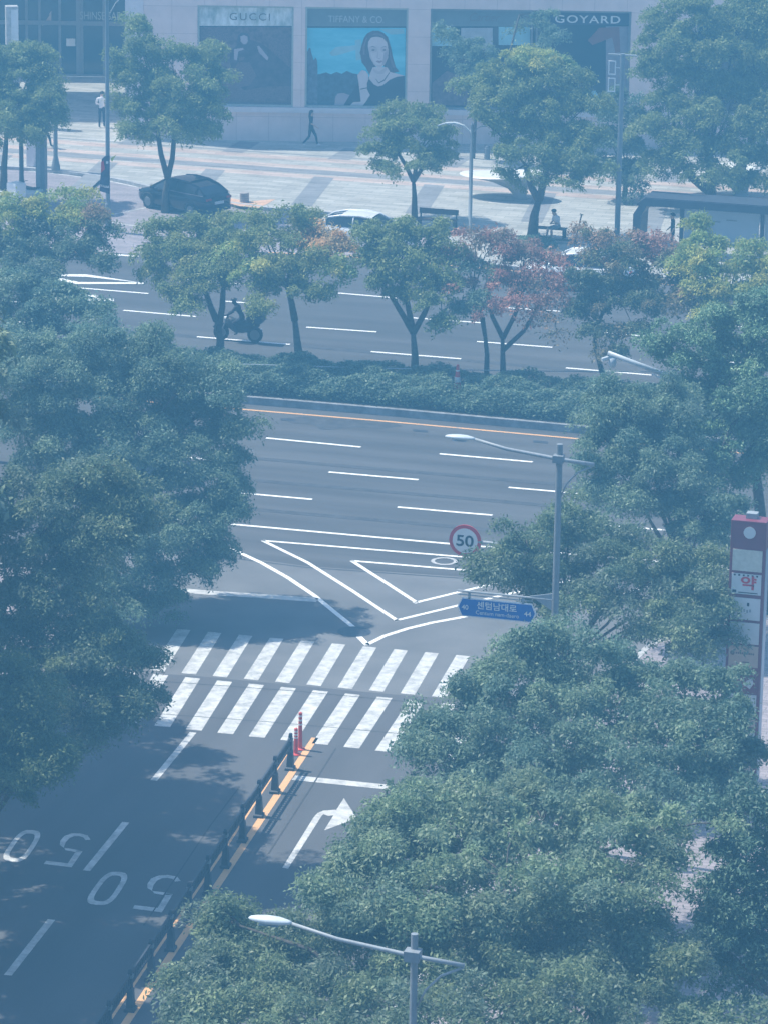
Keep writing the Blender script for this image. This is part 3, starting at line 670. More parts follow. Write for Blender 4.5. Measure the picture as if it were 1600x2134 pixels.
def tree(base, lobes, label, group, pal=GREEN, trunks=None, tr=0.13, leaf=0.2, cr=0.5, dens=1.25, z0=0.0, name='broadleaf_tree', m='leaf', needle=False, hollow=0.9, back=False, nlimb=99):
    """base and lobes in photo pixels: lobe = (cx, cy, rx, ry[, palette, density, depth])"""
    B = P(*base, z0)
    t = thing(name, label, 'tree', B, 0, group)
    lob = []
    k0 = pxm(B); xs0 = min(l[0]-l[2] for l in lobes); xs1 = max(l[0]+l[2] for l in lobes); ys0 = min(l[1] for l in lobes); ys1 = max(l[1] for l in lobes)
    RD_ = 0.40*(xs1-xs0)/k0
    for l in lobes:
        cx, cy, rx, ry = l[:4]; lp = l[4] if len(l) > 4 else None; df = l[5] if len(l) > 5 else 1.0
        uu = min(1, abs((l[0]-(xs0+xs1)/2)/max(1, (xs1-xs0)/2))); vv = (l[1]-ys0)/max(1, ys1-ys0)*2-1
        dd = l[6] if len(l) > 6 else float(-RD_*math.sqrt(1-uu*uu*0.8)*(0.80*vv+0.10) + rg.uniform(-0.5, 0.5)*min(1.2, RD_*0.5))
        c = Q(cx, cy, B, dd); k = pxm(c)
        rx = max(0.5*rx, rx-0.26*cr*k); ry = max(0.5*ry, ry-0.10*cr*k)
        lob.append((c-B, (rx/k, max(rx/k*hollow, ry/k), ry/k/0.95), lp, df))
        if back:                            # leaves deeper inside the crown
            c2 = Q(cx, cy, B, dd+1.1); lob.append((c2-B, (rx/k*0.9, rx/k*0.8, ry/k*0.9), lp, df*0.75))
    V, C, KK = leaves(lob, leaf, cr, dens, pal, needle)
    NLEAF[0] += len(V)//4
    leaf_object('crown', V, C, t, m)
    tb = MB()
    zc = min(l[0][2]-l[1][2] for l in lob)
    cen = sum(l[0] for l in lob)/len(lob)
    if trunks is None:
        fz_ = max(1.2, zc*0.9); fk = np.array([cen[0]*0.15, cen[1]*0.15, fz_])
        tb.tube([(0, 0, -0.02), (0.03, 0, fz_*0.5), tuple(fk)], [tr*1.25, tr, tr*0.85], 9)
        forks = [fk, np.array([fk[0]*.6, fk[1]*.6, fz_*.8]), np.array([fk[0]*.4, fk[1]*.4, fz_*.62])]
    else:
        forks = []
        for path in trunks:
            pts = [Q(a, b2, B)-B for a, b2 in path]
            if path[0] == base or len(forks) == 0: pts[0] = np.array([0, 0, -0.02])
            rr = np.linspace(tr*(1.2 if len(forks) == 0 else 0.8), tr*0.55, len(pts))
            tb.tube([tuple(p) for p in pts], list(rr), 9); forks.append(pts[-1])
    for li, ((c, r, lp, df), kk) in enumerate(zip(lob, KK)):
        if li % max(1, len(lob)//nlimb): continue
        fk = min(forks, key=lambda f: np.linalg.norm(f-c)) if trunks else forks[li % 3]
        mid = fk*0.5 + c*0.5 + np.array([0, 0, 0.12*np.linalg.norm(c-fk)]) + rg.normal(size=3)*0.12
        tb.tube([tuple(fk), tuple(mid), tuple(c)], [tr*0.30, tr*0.18, tr*0.08], 6, False)
        for k in kk[:: max(1, len(kk)//3)]:
            tb.tube([tuple(c*0.75+mid*0.25), tuple((c+k)/2+np.array([0, 0, 0.05])), tuple(k)], [tr*0.10, tr*0.07, tr*0.04], 4, False)
    tb.build('trunk', 'bark', t, smooth=True)
    return t
FAR = dict(leaf=0.13, cr=0.38, dens=1.9)
gp_ = 'street trees along the plaza'
tree((8,414), [(40,130,60,45),(95,175,45,45),(30,215,75,55),(105,235,40,40),(-35,150,60,70),(60,270,65,30),(0,265,50,40),(80,120,35,35)], 'leafy tree at the left edge before the dark entrance', gp_, trunks=[((8,414),(9,350),(14,290))], tr=0.17, z0=ZP, pal=FARG, **FAR)
tree((345,443), [(285,60,38,28),(300,105,55,35),(255,130,32,22),(360,120,55,38),(430,120,45,38),(450,165,32,30),(290,165,60,35),(360,175,70,40),(430,190,45,35),(260,215,35,22),(315,230,60,32),(385,230,60,35),(440,225,38,25),(290,275,50,24),(370,270,65,24),(425,270,35,18)],
     'tall spreading tree with a forked trunk in front of the black car', gp_, trunks=[((345,443),(346,400),(350,370)), ((350,372),(336,320),(330,280)), ((350,372),(360,330),(364,280))], tr=0.17, pal=FARG, **FAR)
tree((863,458), [(820,228,38,22),(880,235,50,26),(850,265,65,26),(800,275,42,24),(910,275,32,24),(785,315,38,22),(840,310,50,24),(905,315,40,22),(800,345,42,16),(875,340,40,14),(925,320,22,16)],
     'young round topped tree beside the low brown bench', gp_, trunks=[((863,458),(863,410),(861,375)), ((861,378),(845,345),(830,320)), ((861,378),(868,340),(880,310)), ((861,378),(880,350),(895,320))], tr=0.13, z0=ZP, pal=FARG, **FAR)
tree((1108,496), [(1090,120,60,24,OLIVE),(1150,135,60,30,OLIVE),(1030,150,50,28),(1095,165,70,30),(1200,170,55,32),(985,180,45,24),(1040,205,65,32),(1130,215,75,36),(1215,225,55,36),(1000,245,42,22),(1080,260,60,32),(1160,275,70,36),(1220,285,50,36),(1060,315,42,24),(1130,330,60,32),(1200,335,60,34),(1230,355,35,24),(1050,365,30,12),(1170,375,50,18)],
     'big yellow tipped tree over the seated person', gp_, trunks=[((1108,496),(1112,450),(1122,415)), ((1122,418),(1106,390),(1095,345)), ((1122,418),(1136,360),(1140,300))], tr=0.22, z0=ZP, pal=FARG, **FAR)
tree((985,330), [(935,75,38,16),(985,105,42,22),(950,110,34,22),(1010,120,28,20),(1125,40,28,22),(1140,75,26,26),(970,150,34,20),(1080,60,10,22,None,0.3)],
     'sparse dark conifer like tree standing close to the shop windows', gp_, trunks=[((985,330),(990,250),(985,150)), ((988,230),(1050,150),(1082,30))], tr=0.08, z0=ZP, pal=DEEP, **FAR)
tree((1478,428), [(1370,50,45,34),(1440,30,75,38),(1540,40,70,44),(1600,70,60,50),(1400,95,80,40),(1500,110,85,45),(1580,140,60,50),(1360,140,50,34),(1440,165,75,42),(1530,190,70,44),(1600,220,50,40),(1390,215,55,38),(1470,240,70,42),(1560,265,60,40),(1350,270,55,34),(1430,295,70,36),(1520,310,70,36),(1580,330,50,30),(1380,335,60,28),(1470,360,60,24),(1550,375,60,20),(1590,20,60,40)],
     'largest plaza tree rising behind the bus shelter', gp_, trunks=[((1478,428),(1480,380),(1478,320)), ((1476,400),(1440,370),(1412,330)), ((1480,380),(1525,360),(1560,330))], tr=0.25, z0=ZP, pal=FARG, **FAR)
tree((1300,410), [(1300,195,28,22),(1270,235,34,24),(1320,240,40,26),(1265,290,36,26),(1310,300,46,28),(1275,345,42,26),(1330,355,50,24),(1290,385,34,14)],
     'dark slim tree around the tall grey post', gp_, tr=0.1, z0=ZP, pal=DEEP, **FAR)
gm = 'small trees on the planted median'
tree((70,745), [(160,405,30,16,OLIVE),(60,440,75,30,OLIVE),(150,445,60,26,OLIVE),(205,455,38,30,RUSSET),(90,485,80,32),(200,500,48,28),(40,520,70,36),(150,525,65,26),(-30,480,50,50),(215,540,30,14),(60,565,80,30)],
     'olive topped median tree farthest to the left', gm, tr=0.13, **FAR)
tree((-30,960), [(30,590,60,34),(110,600,60,26),(-20,630,60,46),(60,640,75,32),(150,640,60,28),(215,640,34,22),(110,685,80,30),(20,700,80,36),(190,690,55,24),(60,740,90,30)],
     'dense dark green tree at the left edge below the olive topped one', 'trees at the near street corner', tr=0.15, pal=DEEP, **FAR)
tree((457,757), [(330,470,42,24),(390,470,50,24),(450,475,50,24),(310,515,34,26),(370,515,60,30),(440,520,60,30),(500,500,45,26),(340,560,48,28),(410,565,60,30),(480,560,50,28),(360,605,40,22),(420,600,45,24),(395,640,32,16)],
     'median tree with a leaning forked trunk before the motorcycle', gm, trunks=[((457,757),(460,710),(452,665)), ((452,668),(440,640),(430,610)), ((455,690),(464,640),(466,600))], tr=0.17, pal=[(0.26,0.32,0.13),(0.21,0.28,0.11),(0.32,0.35,0.13)], **FAR)
tree((627,792), [(540,460,50,20),(600,455,55,20),(650,450,28,16),(500,520,45,24,OLIVE),(560,500,55,26),(620,505,60,26),(690,508,46,22,ORANGE,0.8),(645,500,30,16,ORANGE,0.8),(725,515,36,20,ORANGE,0.7),(665,482,26,14,ORANGE,0.7),(530,560,55,28,OLIVE),(600,555,65,30),(670,555,55,28,OLIVE),(710,560,30,22,OLIVE),(560,600,50,22),(630,600,55,20),(680,605,30,18),(545,640,24,10)],
     'median tree with a straight trunk and an orange patch in its crown', gm, trunks=[((627,792),(622,730),(614,660)), ((615,668),(608,630),(600,600))], tr=0.17, pal=[(0.28,0.33,0.13),(0.22,0.29,0.11),(0.34,0.36,0.13)], **FAR)
tree((863,806), [(772,480,36,18),(830,470,36,18),(780,495,40,24),(850,495,55,24),(920,485,40,20),(760,535,40,26),(830,540,60,30),(900,535,50,28),(940,530,24,24),(790,585,46,24),(860,590,46,26),(920,585,44,28),(820,610,24,12),(900,630,34,18),(920,665,16,14)],
     'green median tree with open branching above the traffic cone', gm, trunks=[((863,806),(864,740),(860,690)), ((861,694),(838,655),(805,600)), ((861,694),(850,640),(840,590)), ((861,694),(885,650),(905,600))], tr=0.15, pal=FARG, **FAR)
tree((1012,808), [(985,490,45,22,RED,0.7),(1040,500,42,24,RED,0.7),(960,525,28,16,RED,0.6),(1000,560,40,22,DEEP,0.8),(975,600,36,20,RED,0.7),(1000,620,36,20,DEEP,0.8),(965,640,24,10,DEEP,0.8)],
     'slim reddish median tree right of the traffic cone', gm, trunks=[((1012,808),(1014,740),(1006,660)), ((1010,700),(1000,650),(985,610))], tr=0.1, pal=RED, **FAR)
tree((1047,818), [(1090,520,42,22,RED,0.7),(1140,545,48,22,RED,0.7),(1060,545,44,24,RED,0.7),(1110,580,60,26,RED,0.7),(1170,580,40,24,RED,0.6),(1040,590,46,24,RED,0.7),(1090,625,60,24,RED,0.6),(1150,625,48,20,RED,0.5),(1030,640,40,16,RED,0.5),(1130,670,40,20,RUSSET,0.18),(1160,700,36,24,RUSSET,0.12)],
     'bushy red leaved median tree with several thin stems', gm, trunks=[((1047,818),(1047,760),(1046,700)), ((1047,705),(1025,660),(1015,620)), ((1047,705),(1070,660),(1085,620)), ((1047,730),(1090,690),(1120,640))], tr=0.12, pal=RED, **FAR)
tree((1268,826), [(1215,490,40,20,RUSSET,0.7),(1280,500,50,24,RUSSET,0.8),(1360,500,45,22,RED,0.8),(1230,535,42,22,RUSSET),(1310,540,60,28),(1390,545,48,24,RUSSET),(1215,580,36,26),(1270,590,55,28),(1350,590,60,28),(1430,580,44,26),(1220,630,34,24),(1290,635,60,26),(1370,635,60,26),(1440,620,50,24,RUSSET),(1250,680,38,20),(1320,685,48,22),(1280,720,30,14),(1200,660,26,16)],
     'brown and green median tree with a thin curved trunk', gm, trunks=[((1268,826),(1252,770),(1238,720),(1240,680)), ((1240,690),(1255,650),(1275,620))], tr=0.1, pal=[(0.15,0.20,0.11),(0.22,0.18,0.11),(0.13,0.18,0.11)], **FAR)
tree((1500,850), [(1460,470,36,22),(1440,515,44,24),(1500,510,40,22),(1560,520,44,20),(1420,560,40,24),(1480,560,58,28),(1550,565,50,26),(1600,550,40,30),(1460,610,55,26),(1530,610,60,26),(1600,600,50,26),(1490,650,55,24),(1560,650,60,26)],
     'yellow green median tree in front of the bus shelter', gm, tr=0.13, pal=OLIVE, **FAR)
NEAR = dict(back=True, nlimb=9, leaf=0.10, cr=0.37, dens=1.9)
gn = 'trees at the near street corner'
tree((1600,1270), [(1570,630,55,28),(1500,660,45,24),(1600,690,55,32),(1440,695,60,24),(1370,720,45,20),(1510,715,60,28),(1580,745,50,30),(1420,745,50,20),(1490,770,60,26),(1560,805,60,32),(1610,850,45,36),(1440,810,50,24),(1500,850,60,30),(1560,900,55,30),(1460,890,50,26),(1590,950,50,34),(1500,940,46,26),(1540,985,40,22),(1480,990,36,20)],
     'tall pine with cloud like pads at the right edge', gn, trunks=[((1600,1270),(1582,1060),(1572,960),(1560,850))], tr=0.17, pal=PINE, name='pine_tree', m='needle', needle=False, back=True, nlimb=8, leaf=0.10, cr=0.32, dens=2.2, z0=0.13)
tree((1420,1340), [(1260,810,45,28),(1310,826,46,22),(1410,818,50,26),(1240,860,42,32),(1310,850,60,34),(1390,850,60,36),(1260,910,50,34),(1330,910,65,38),(1410,920,60,38),(1225,960,30,22),(1280,965,60,34),(1360,975,65,36),(1440,985,55,36),(1250,1015,40,24),(1320,1030,60,30),(1400,1045,65,34),(1470,1060,55,34),(1520,1050,45,30),(1440,1110,60,28),(1510,1105,46,24)],
     'broad dark tree below the white camera arm', gn, tr=0.2, pal=DEEP, z0=0.13, **NEAR)
tree((1150,1660), [(1190,1070,40,18),(1150,1095,46,22),(1230,1095,50,26),(1090,1120,40,18),(1310,1120,55,28),(1170,1130,60,26),(1040,1160,42,20),(1110,1165,55,26),(1250,1150,60,28),(1390,1150,55,28),(1180,1190,60,26),(1030,1200,40,18),(1100,1215,50,22),(1300,1195,60,28),(1230,1230,60,24),(1370,1205,60,28),(1150,1255,50,18),(1440,1220,46,26),(1300,1250,55,22),(1400,1270,55,28),(1350,1310,60,24),(1460,1290,40,26),(1480,1165,40,24),(1490,1225,36,26),(1500,1330,46,34),(1420,1340,55,26),(1500,1275,40,26)],
     'wide tree behind the blue street name sign', gn, tr=0.2, pal=GREEN, z0=0.13, **NEAR)
tree((1180,1990), [(1130,1325,46,18),(1080,1350,50,22),(1190,1345,60,26),(1280,1360,60,28),(1018,1400,30,18),(1050,1395,56,28),(1140,1395,65,30),(1230,1410,65,32),(1330,1405,60,30),(1420,1400,55,30),(1490,1420,40,30),(988,1442,34,22),(1030,1450,60,30),(1120,1455,65,32),(1220,1465,65,32),(1320,1465,65,32),(1420,1470,60,32),(1490,1480,40,26),(885,1504,32,17),(945,1503,46,24),(1010,1510,60,32),(1110,1520,65,32),(1210,1525,65,32),(1320,1530,65,32),(1420,1530,60,30),(1500,1540,40,26),(868,1549,32,19),(920,1560,50,28),(1000,1570,60,30),(1100,1580,65,30),(1210,1580,65,30),(1330,1585,65,28),(1430,1590,50,24),(960,1610,50,20),(1530,1490,34,30),(1500,1590,50,28),(1540,1560,34,26),(1490,1640,46,24),(1540,1650,34,24),(1050,1625,56,24),(1150,1630,60,26),(1260,1630,60,26),(1360,1630,56,24),(1430,1640,46,24)],
     'dense dark tree spreading over the end of the zebra crossing', gn, tr=0.24, pal=DEEP, z0=0.13, **NEAR)
tree((1120,2420), [(1000,1640,60,24),(1090,1640,60,26),(900,1650,60,22),(840,1672,52,22),(790,1702,40,24),(840,1710,65,32),(930,1695,65,32),(1030,1690,65,32),(1130,1690,65,32),(1230,1680,60,30),(1320,1680,46,24),(775,1726,20,12),(775,1772,42,26),(800,1770,65,34),(900,1760,65,34),(1000,1755,65,34),(1110,1750,65,34),(1210,1745,65,34),(1310,1740,60,32),(1380,1770,46,30),(700,1818,44,24),(740,1830,60,32),(840,1830,65,34),(940,1825,65,34),(1040,1820,65,34),(1140,1815,65,34),(1240,1810,65,34),(1330,1820,60,32),(685,1862,44,22),(720,1890,60,30),(820,1890,65,32),(930,1890,65,34),(1030,1885,65,34),(1140,1880,65,34),(1240,1870,65,34),(1320,1880,50,28),(1385,1725,44,36)],
     'brightest green tree beside the turn arrow', gn, tr=0.24, pal=BRIGHT, z0=0.13, **NEAR)
tree((850,2560), [(455,1914,26,16),(700,1912,50,24),(880,1922,60,30),(980,1925,60,30),(1080,1918,60,30),(1180,1912,60,30),(1280,1915,55,28),(1360,1925,44,26),(475,1936,40,24),(520,1920,46,22),(600,1930,50,26),(432,1990,30,22),(462,1984,54,30),(530,1975,60,32),(620,1980,65,32),(700,1950,60,30),(790,1950,60,28),(375,2040,26,22),(425,2050,50,30),(480,2040,65,34),(580,2040,65,34),(680,2030,65,34),(780,2015,65,34),(880,1985,65,32),(385,2105,40,26),(430,2110,65,34),(530,2105,65,34),(630,2100,65,34),(740,2090,65,34),(840,2075,65,34),(940,2040,65,34),(1000,1975,60,32),(1040,2020,65,34),(1100,1970,60,32),(1140,2020,65,34),(1200,1960,60,32),(1240,2010,65,34),(1310,1960,56,30),(1340,2010,60,30),(1400,2000,40,26),(1440,1990,34,20),(960,2100,65,34),(1060,2085,65,34),(1160,2080,65,34),(1260,2070,60,34),(1350,2060,50,30),(420,2160,70,34),(560,2160,70,34),(700,2155,70,34),(850,2145,70,34),(1000,2150,70,34),(1150,2145,70,34),(1290,2135,60,34)],
     'nearest tree under the lamp at the bottom', gn, tr=0.26, pal=GREEN, z0=0.13, **NEAR)
tree((1620,2330), [(1500,1690,50,24),(1570,1670,50,26),(1620,1710,50,30),(1480,1950,40,24),(1530,1760,46,30),(1590,1770,56,34),(1550,1830,60,34),(1610,1850,50,34),(1500,1860,40,26),(1500,1910,50,30),(1570,1910,60,34),(1550,1970,60,34),(1490,2000,40,26),(1610,1980,50,34),(1560,2030,56,30)],
     'dark blue green pine at the lower right', gn, tr=0.2, pal=[(0.09,0.16,0.11),(0.105,0.18,0.12),(0.075,0.14,0.095)], name='pine_tree', m='needle', z0=0.13, back=True, nlimb=8, leaf=0.10, cr=0.32, dens=2.2)
tree((130,1268), [(330,700,40,20),(180,700,60,24),(260,715,60,26),(90,720,60,28),(400,745,45,22),(340,755,60,28),(240,770,70,30),(140,765,70,32),(450,790,40,22),(40,780,60,34),(380,800,60,28),(290,815,70,32),(190,825,70,34),(90,835,70,34),(470,835,40,22),(420,855,55,26),(340,870,65,32),(240,880,70,34),(490,885,28,16),(140,890,70,34),(40,880,60,36),(440,910,50,26),(380,930,60,32),(290,940,70,34),(190,950,70,34),(480,950,34,20),(90,950,70,36),(430,985,60,30),(350,1000,65,34),(490,1010,28,20),(250,1010,70,34),(450,1045,55,30),(380,1065,60,34),(300,1075,65,34),(490,1065,26,18),(430,1110,55,30),(350,1130,60,32),(270,1140,65,34),(450,1150,34,20),(400,1180,50,26),(320,1195,60,30),(350,1245,46,22),(290,1250,50,28),(225,1215,60,34),(150,1200,60,34),(240,1265,50,26)],
     'huge dark tree left of the lane markings', gn, tr=0.28, pal=DEEP, z0=0.13, **NEAR)
tree((-130,1800), [(190,975,46,20),(110,1000,60,26),(250,1000,50,24),(40,1010,50,30),(180,1030,70,30),(270,1045,40,24),(90,1060,70,32),(210,1080,70,30),(285,1085,26,16),(20,1090,60,36),(130,1120,70,34),(220,1135,60,26),(50,1160,65,36),(150,1185,65,32),(80,1230,65,34),(170,1240,50,26),(20,1240,50,36),(110,1290,65,32),(200,1290,50,24),(40,1310,60,36),(250,1325,50,24),(150,1345,65,32),(70,1375,65,36),(220,1375,60,28),(295,1365,24,16),(140,1415,65,32),(250,1420,50,26),(60,1445,65,36),(200,1455,60,28),(278,1445,36,20),(130,1485,60,30),(240,1490,56,24),(290,1480,28,16),(190,1520,50,18),(60,1510,60,34)],
     'tall feathery tree over the left end of the zebra crossing', gn, tr=0.26, pal=GREEN, z0=0.13, **NEAR)
tree((-70,1960), [(30,1400,50,26),(-30,1430,60,40),(70,1430,34,20),(30,1460,60,30),(80,1490,40,24),(-20,1510,60,40),(50,1530,60,30),(100,1545,32,20),(125,1570,20,12),(30,1585,60,30),(90,1600,36,18),(-30,1600,60,40),(40,1630,50,22)],
     'light green tree at the left edge over the dark lane', gn, tr=0.2, pal=[(0.14,0.20,0.09),(0.12,0.175,0.085),(0.17,0.22,0.09)], z0=0.13, **NEAR)
def blob(cx, cy, w_, h_, n):
    r_ = random.Random(cx*7+cy); out = []
    while len(out) < n:
        a, b_ = r_.uniform(-1, 1), r_.uniform(-1, 1)
        if a*a+b_*b_ < 1: out.append((cx+a*w_, cy+b_*h_, 80, 46, None, 1.0, r_.uniform(-3.2, 3.2)))
    return out
for bx_, by_, lb_ in ((-330, 1500, 'added shade casting tree outside the left edge, level with the two manhole covers'), (-290, 1640, 'added shade casting tree just outside the left edge, level with the zebra crossing'), (-360, 1830, 'added shade casting tree just outside the left edge, level with the road numerals'),
                      (-480, 2020, 'tall added shade casting tree outside the left edge, level with the barrier fence'), (-600, 2240, 'added shade casting tree just outside the lower left corner')):
    tree((bx_, by_), blob(bx_+(60 if by_ < 1800 else 110), by_-800, 225, 200, 48), lb_, gn, tr=0.26, pal=GREEN, z0=0.13, leaf=0.24, cr=0.55, dens=1.5)  # unseen trees, added to throw shade over the left lanes
# hedges: many small leaves on the median and at the lower right
def hedge(name, label, front, back, zbase, h, leaf, dens, pal, m='leaf', nx=40, group=None, clear=None):
    a0 = np.array([P(*p, zbase)[:2] for p in front]); b0 = np.array([P(*p, zbase)[:2] for p in back])
    t = np.linspace(0, 1, len(a0))
    area = sum(np.linalg.norm(a0[i+1]-a0[i])*np.linalg.norm((a0[i]+a0[i+1]-b0[i]-b0[i+1])/2) for i in range(len(a0)-1))
    n = int(area*dens/(0.27*leaf*leaf))
    u = rg.uniform(0, 1, n); v = rg.uniform(0, 1, n)
    A = np.stack([np.interp(u, t, a0[:, k]) for k in (0, 1)], 1); Bq = np.stack([np.interp(u, t, b0[:, k]) for k in (0, 1)], 1)
    xy = A*(1-v[:, None]) + Bq*v[:, None]
    lump = 0.78 + 0.16*np.sin(xy[:, 0]*2.3+1.1*np.sin(xy[:, 1]*1.9)) + 0.12*np.sin(xy[:, 1]*3.7+xy[:, 0]*1.3) + 0.08*np.sin(xy[:, 0]*6.1-xy[:, 1]*5.2)
    edge = np.clip(np.minimum(v, 1-v)*9, 0, 1)**0.5
    top = h*lump*(0.45+0.55*edge)
    z = zbase + top*np.where(rg.uniform(0, 1, n) < 0.6, rg.uniform(0.82, 1.06, n), rg.uniform(0.1, 0.9, n))
    p = np.stack([xy[:, 0], xy[:, 1], z], 1)
    p[:, :2] += rg.normal(size=(n, 2))*0.05
    if clear is not None:
        rel = p[:, :2]-np.asarray(clear)[:2]; al = rel@FH[:2]; ac = np.abs(rel@np.array([FH[1], -FH[0]]))
        kp_ = ~((ac < 0.24) & (al < 0.2) & (al > -1.6) & (p[:, 2] > zbase+0.22+0.32*np.clip(-al-.4, 0, 2)))
        p = p[kp_]; xy = xy[kp_]; z = z[kp_]; v = v[kp_]; n = len(p)
    aa = nrm(rg.normal(size=(n, 3))*np.array([1, 1, 0.5])); nn = np.array([0, 0, 1.0]) + rg.normal(size=(n, 3))*0.6
    bb = nrm(np.cross(nn, aa)); L = leaf*rg.uniform(0.6, 1.3, (n, 1)); W = L*0.28
    V = np.stack([p-aa*L/2, p+bb*W, p+aa*L/2, p-bb*W], 1).reshape(-1, 3)
    pa = np.array(pal); kx = (np.floor(xy[:, 0]*1.7)+np.floor(xy[:, 1]*1.9)*7).astype(int) % len(pa)
    col = (0.5*pa[kx] + 0.5*pa[rg.integers(0, len(pa), n)])*rg.uniform(0.7, 1.3, (n, 1))
    C = np.repeat(np.concatenate([col, np.ones((n, 1))], 1), 4, axis=0)
    t0 = leaf_object(name, V, C, None, m); tag(t0, label, 'hedge' if name == 'hedge' else 'planting', group)
    NLEAF[0] += n
    return t0
hedge('hedge', 'long low dark hedge filling the median under the small trees', [(-400,747), (0,781), (442,816), (800,846), (1217,884), (2000,955)], [(-400,696), (0,728), (442,760), (800,787), (1217,818), (2000,884)], 0.275, 0.8, 0.12, 4.0, DEEP+GREEN[:2], clear=P(952, 826, 0.165))
hedge('hedge', 'bright green clipped hedge in the bottom right corner', [(1370,2230), (1500,2260), (1700,2280)], [(1385,2110), (1500,2130), (1700,2150)], 0.13, 0.9, 0.12, 4.0, BRIGHT)
hedge('planting_bed', 'low green ground plants at the foot of the yellow tipped tree', [(1076,514), (1110,518), (1160,520)], [(1078,500), (1110,502), (1145,504)], ZP, 0.3, 0.16, 3.0, DEEP)

# ------------------------------------------------------------------ street lamps and posts
def street_lamp(base, label, rz=0.0, pr=0.08, h=10.5, arm=2.62, m='pole', z0=0.13, group='street lamps with one long arm'):
    t = thing('street_lamp', label, 'street lamp', (base[0], base[1], z0), rz, group)
    p = MB(); p.lathe([(0.20, 0), (0.20, 0.02), (0.13, 0.05), (0.125, 1.2), (pr+0.015, 1.25), (pr, h), (0.0, h+0.005)], n=14); p.build('pole', m, t, smooth=False)
    a = MB(); za = h-0.35; a.tube([(0.9, -0.12, za-0.06), (0, -0.12, za), (-arm*0.5, -0.12, za+0.14), (-arm+0.5, -0.12, za+0.32)], [pr*.62, pr*.62, pr*.55, pr*.45], 10); a.build('arm', 'pole_light', t, smooth=True)
    b = MB(); b.tube([(0.07, 0, za-0.95), (0.22, -0.05, za-0.62), (0.5, -0.1, za-0.3), (0.88, -0.12, za-0.1)], 0.022, 6); b.build('brace', 'pole_light', t, smooth=True)
    c = MB(); c.box((-0.13, -0.2, za-0.09), (0.13, 0.03, za+0.09)); c.build('bracket', m, t)
    L = MB(); rings = []
    for i, (x, w_, up_, dn) in enumerate([(0, .03, .02, .02), (.06, .06, .04, .04), (.22, .11, .07, .06), (.42, .13, .075, .07), (.6, .10, .06, .05), (.72, .06, .04, .035), (.76, .015, .01, .01)]):
        rings.append([(-arm+0.52-x, -0.12+w_*math.cos(k*math.pi/6), za+0.33+(up_ if math.sin(k*math.pi/6) > 0 else dn)*math.sin(k*math.pi/6)) for k in range(12)])
    L.loft(rings); hd = L.build('lamp_head', 'lamp', t, smooth=True)
    g_ = MB(); g_.loft([[(-arm+0.30, -0.2, za+0.25), (-arm+0.30, -0.04, za+0.25)], [(-arm-0.05, -0.2, za+0.245), (-arm-0.05, -0.04, za+0.245)]], False, False); g_.build('lens', 'frost', hd)
    return t
b_mid = P(1165, 936, 10.5); b_bot = P(863, 1961, 10.5)
lamp_mid = street_lamp(b_mid, 'street lamp carrying the blue street name sign')
street_lamp(b_bot, 'nearest street lamp rising from the foreground leaves', pr=0.062)
b_left = P(226, 482, 0)
street_lamp(b_left, 'street lamp with a hanging banner beside the black car', rz=R(72), z0=0.0, arm=1.6)
# street name sign on the middle lamp
zb = float(Q(1035, 1278, b_mid)[2])
s1 = Q(953, 1278, b_mid); s2 = Q(1117, 1285, b_mid); kx = pxm(b_mid)
t = thing('street_name_sign', 'blue arrow ended street name board numbered 40 and 44', 'street sign', (b_mid[0], b_mid[1]-0.14, zb))
wv = 2.02; x1 = -0.44; x0 = x1-wv; hh = 0.245
sg = MB(); sg.slab_xz([(x0, 0), (x0+.12, -hh), (x1-.12, -hh), (x1, 0), (x1-.12, hh), (x0+.12, hh)], 0, 0.03); bd = sg.build('board', 'signwhite', t)
sg = MB(); e_ = .03; sg.slab_xz([(x0+e_*1.3, 0), (x0+.13, -hh+e_), (x1-.13, -hh+e_), (x1-e_*1.3, 0), (x1-.13, hh-e_), (x0+.13, hh-e_)], -0.006, -0.001); sg.build('blue_field', 'blue', bd)
mid = (x0+x1)/2
text('센텀남대로', (mid+0.0, -0.008, 0.085), 1.02, 0.20, 'signwhite', t, extrude=0.004, bold=0.012)
text('Centum nam-daero', (mid+0.02, -0.008, -0.105), 1.10, 0.10, 'signwhite', t, extrude=0.004)
text('40', (x0+0.2, -0.008, 0.0), 0.17, 0.125, 'signwhite', t, extrude=0.004, bold=0.01)
text('44', (x1-0.22, -0.008, -0.02), 0.18, 0.125, 'signwhite', t, extrude=0.004, bold=0.01)
rd = MB(); rd.tube([(x0, 0.015, hh+0.16), (-0.05, 0.015, hh+0.16)], 0.028, 8); rd.tube([(x0, 0.015, hh+0.07), (x1-0.1, 0.015, hh+0.07)], 0.014, 6)
for xs in (x0+.3, x1-.35): rd.box((xs-.03, 0.0, hh-0.02), (xs+.03, 0.03, hh+.16))
rd.build('support_rod', 'pole_light', t, smooth=False)
br = MB(); br.slab_xz([(-0.62, hh+.2), (-0.06, hh+.32), (-0.06, hh-.12), (-0.35, hh+.06)], 0.0, 0.03); br.build('bracket', 'pole_light', t)
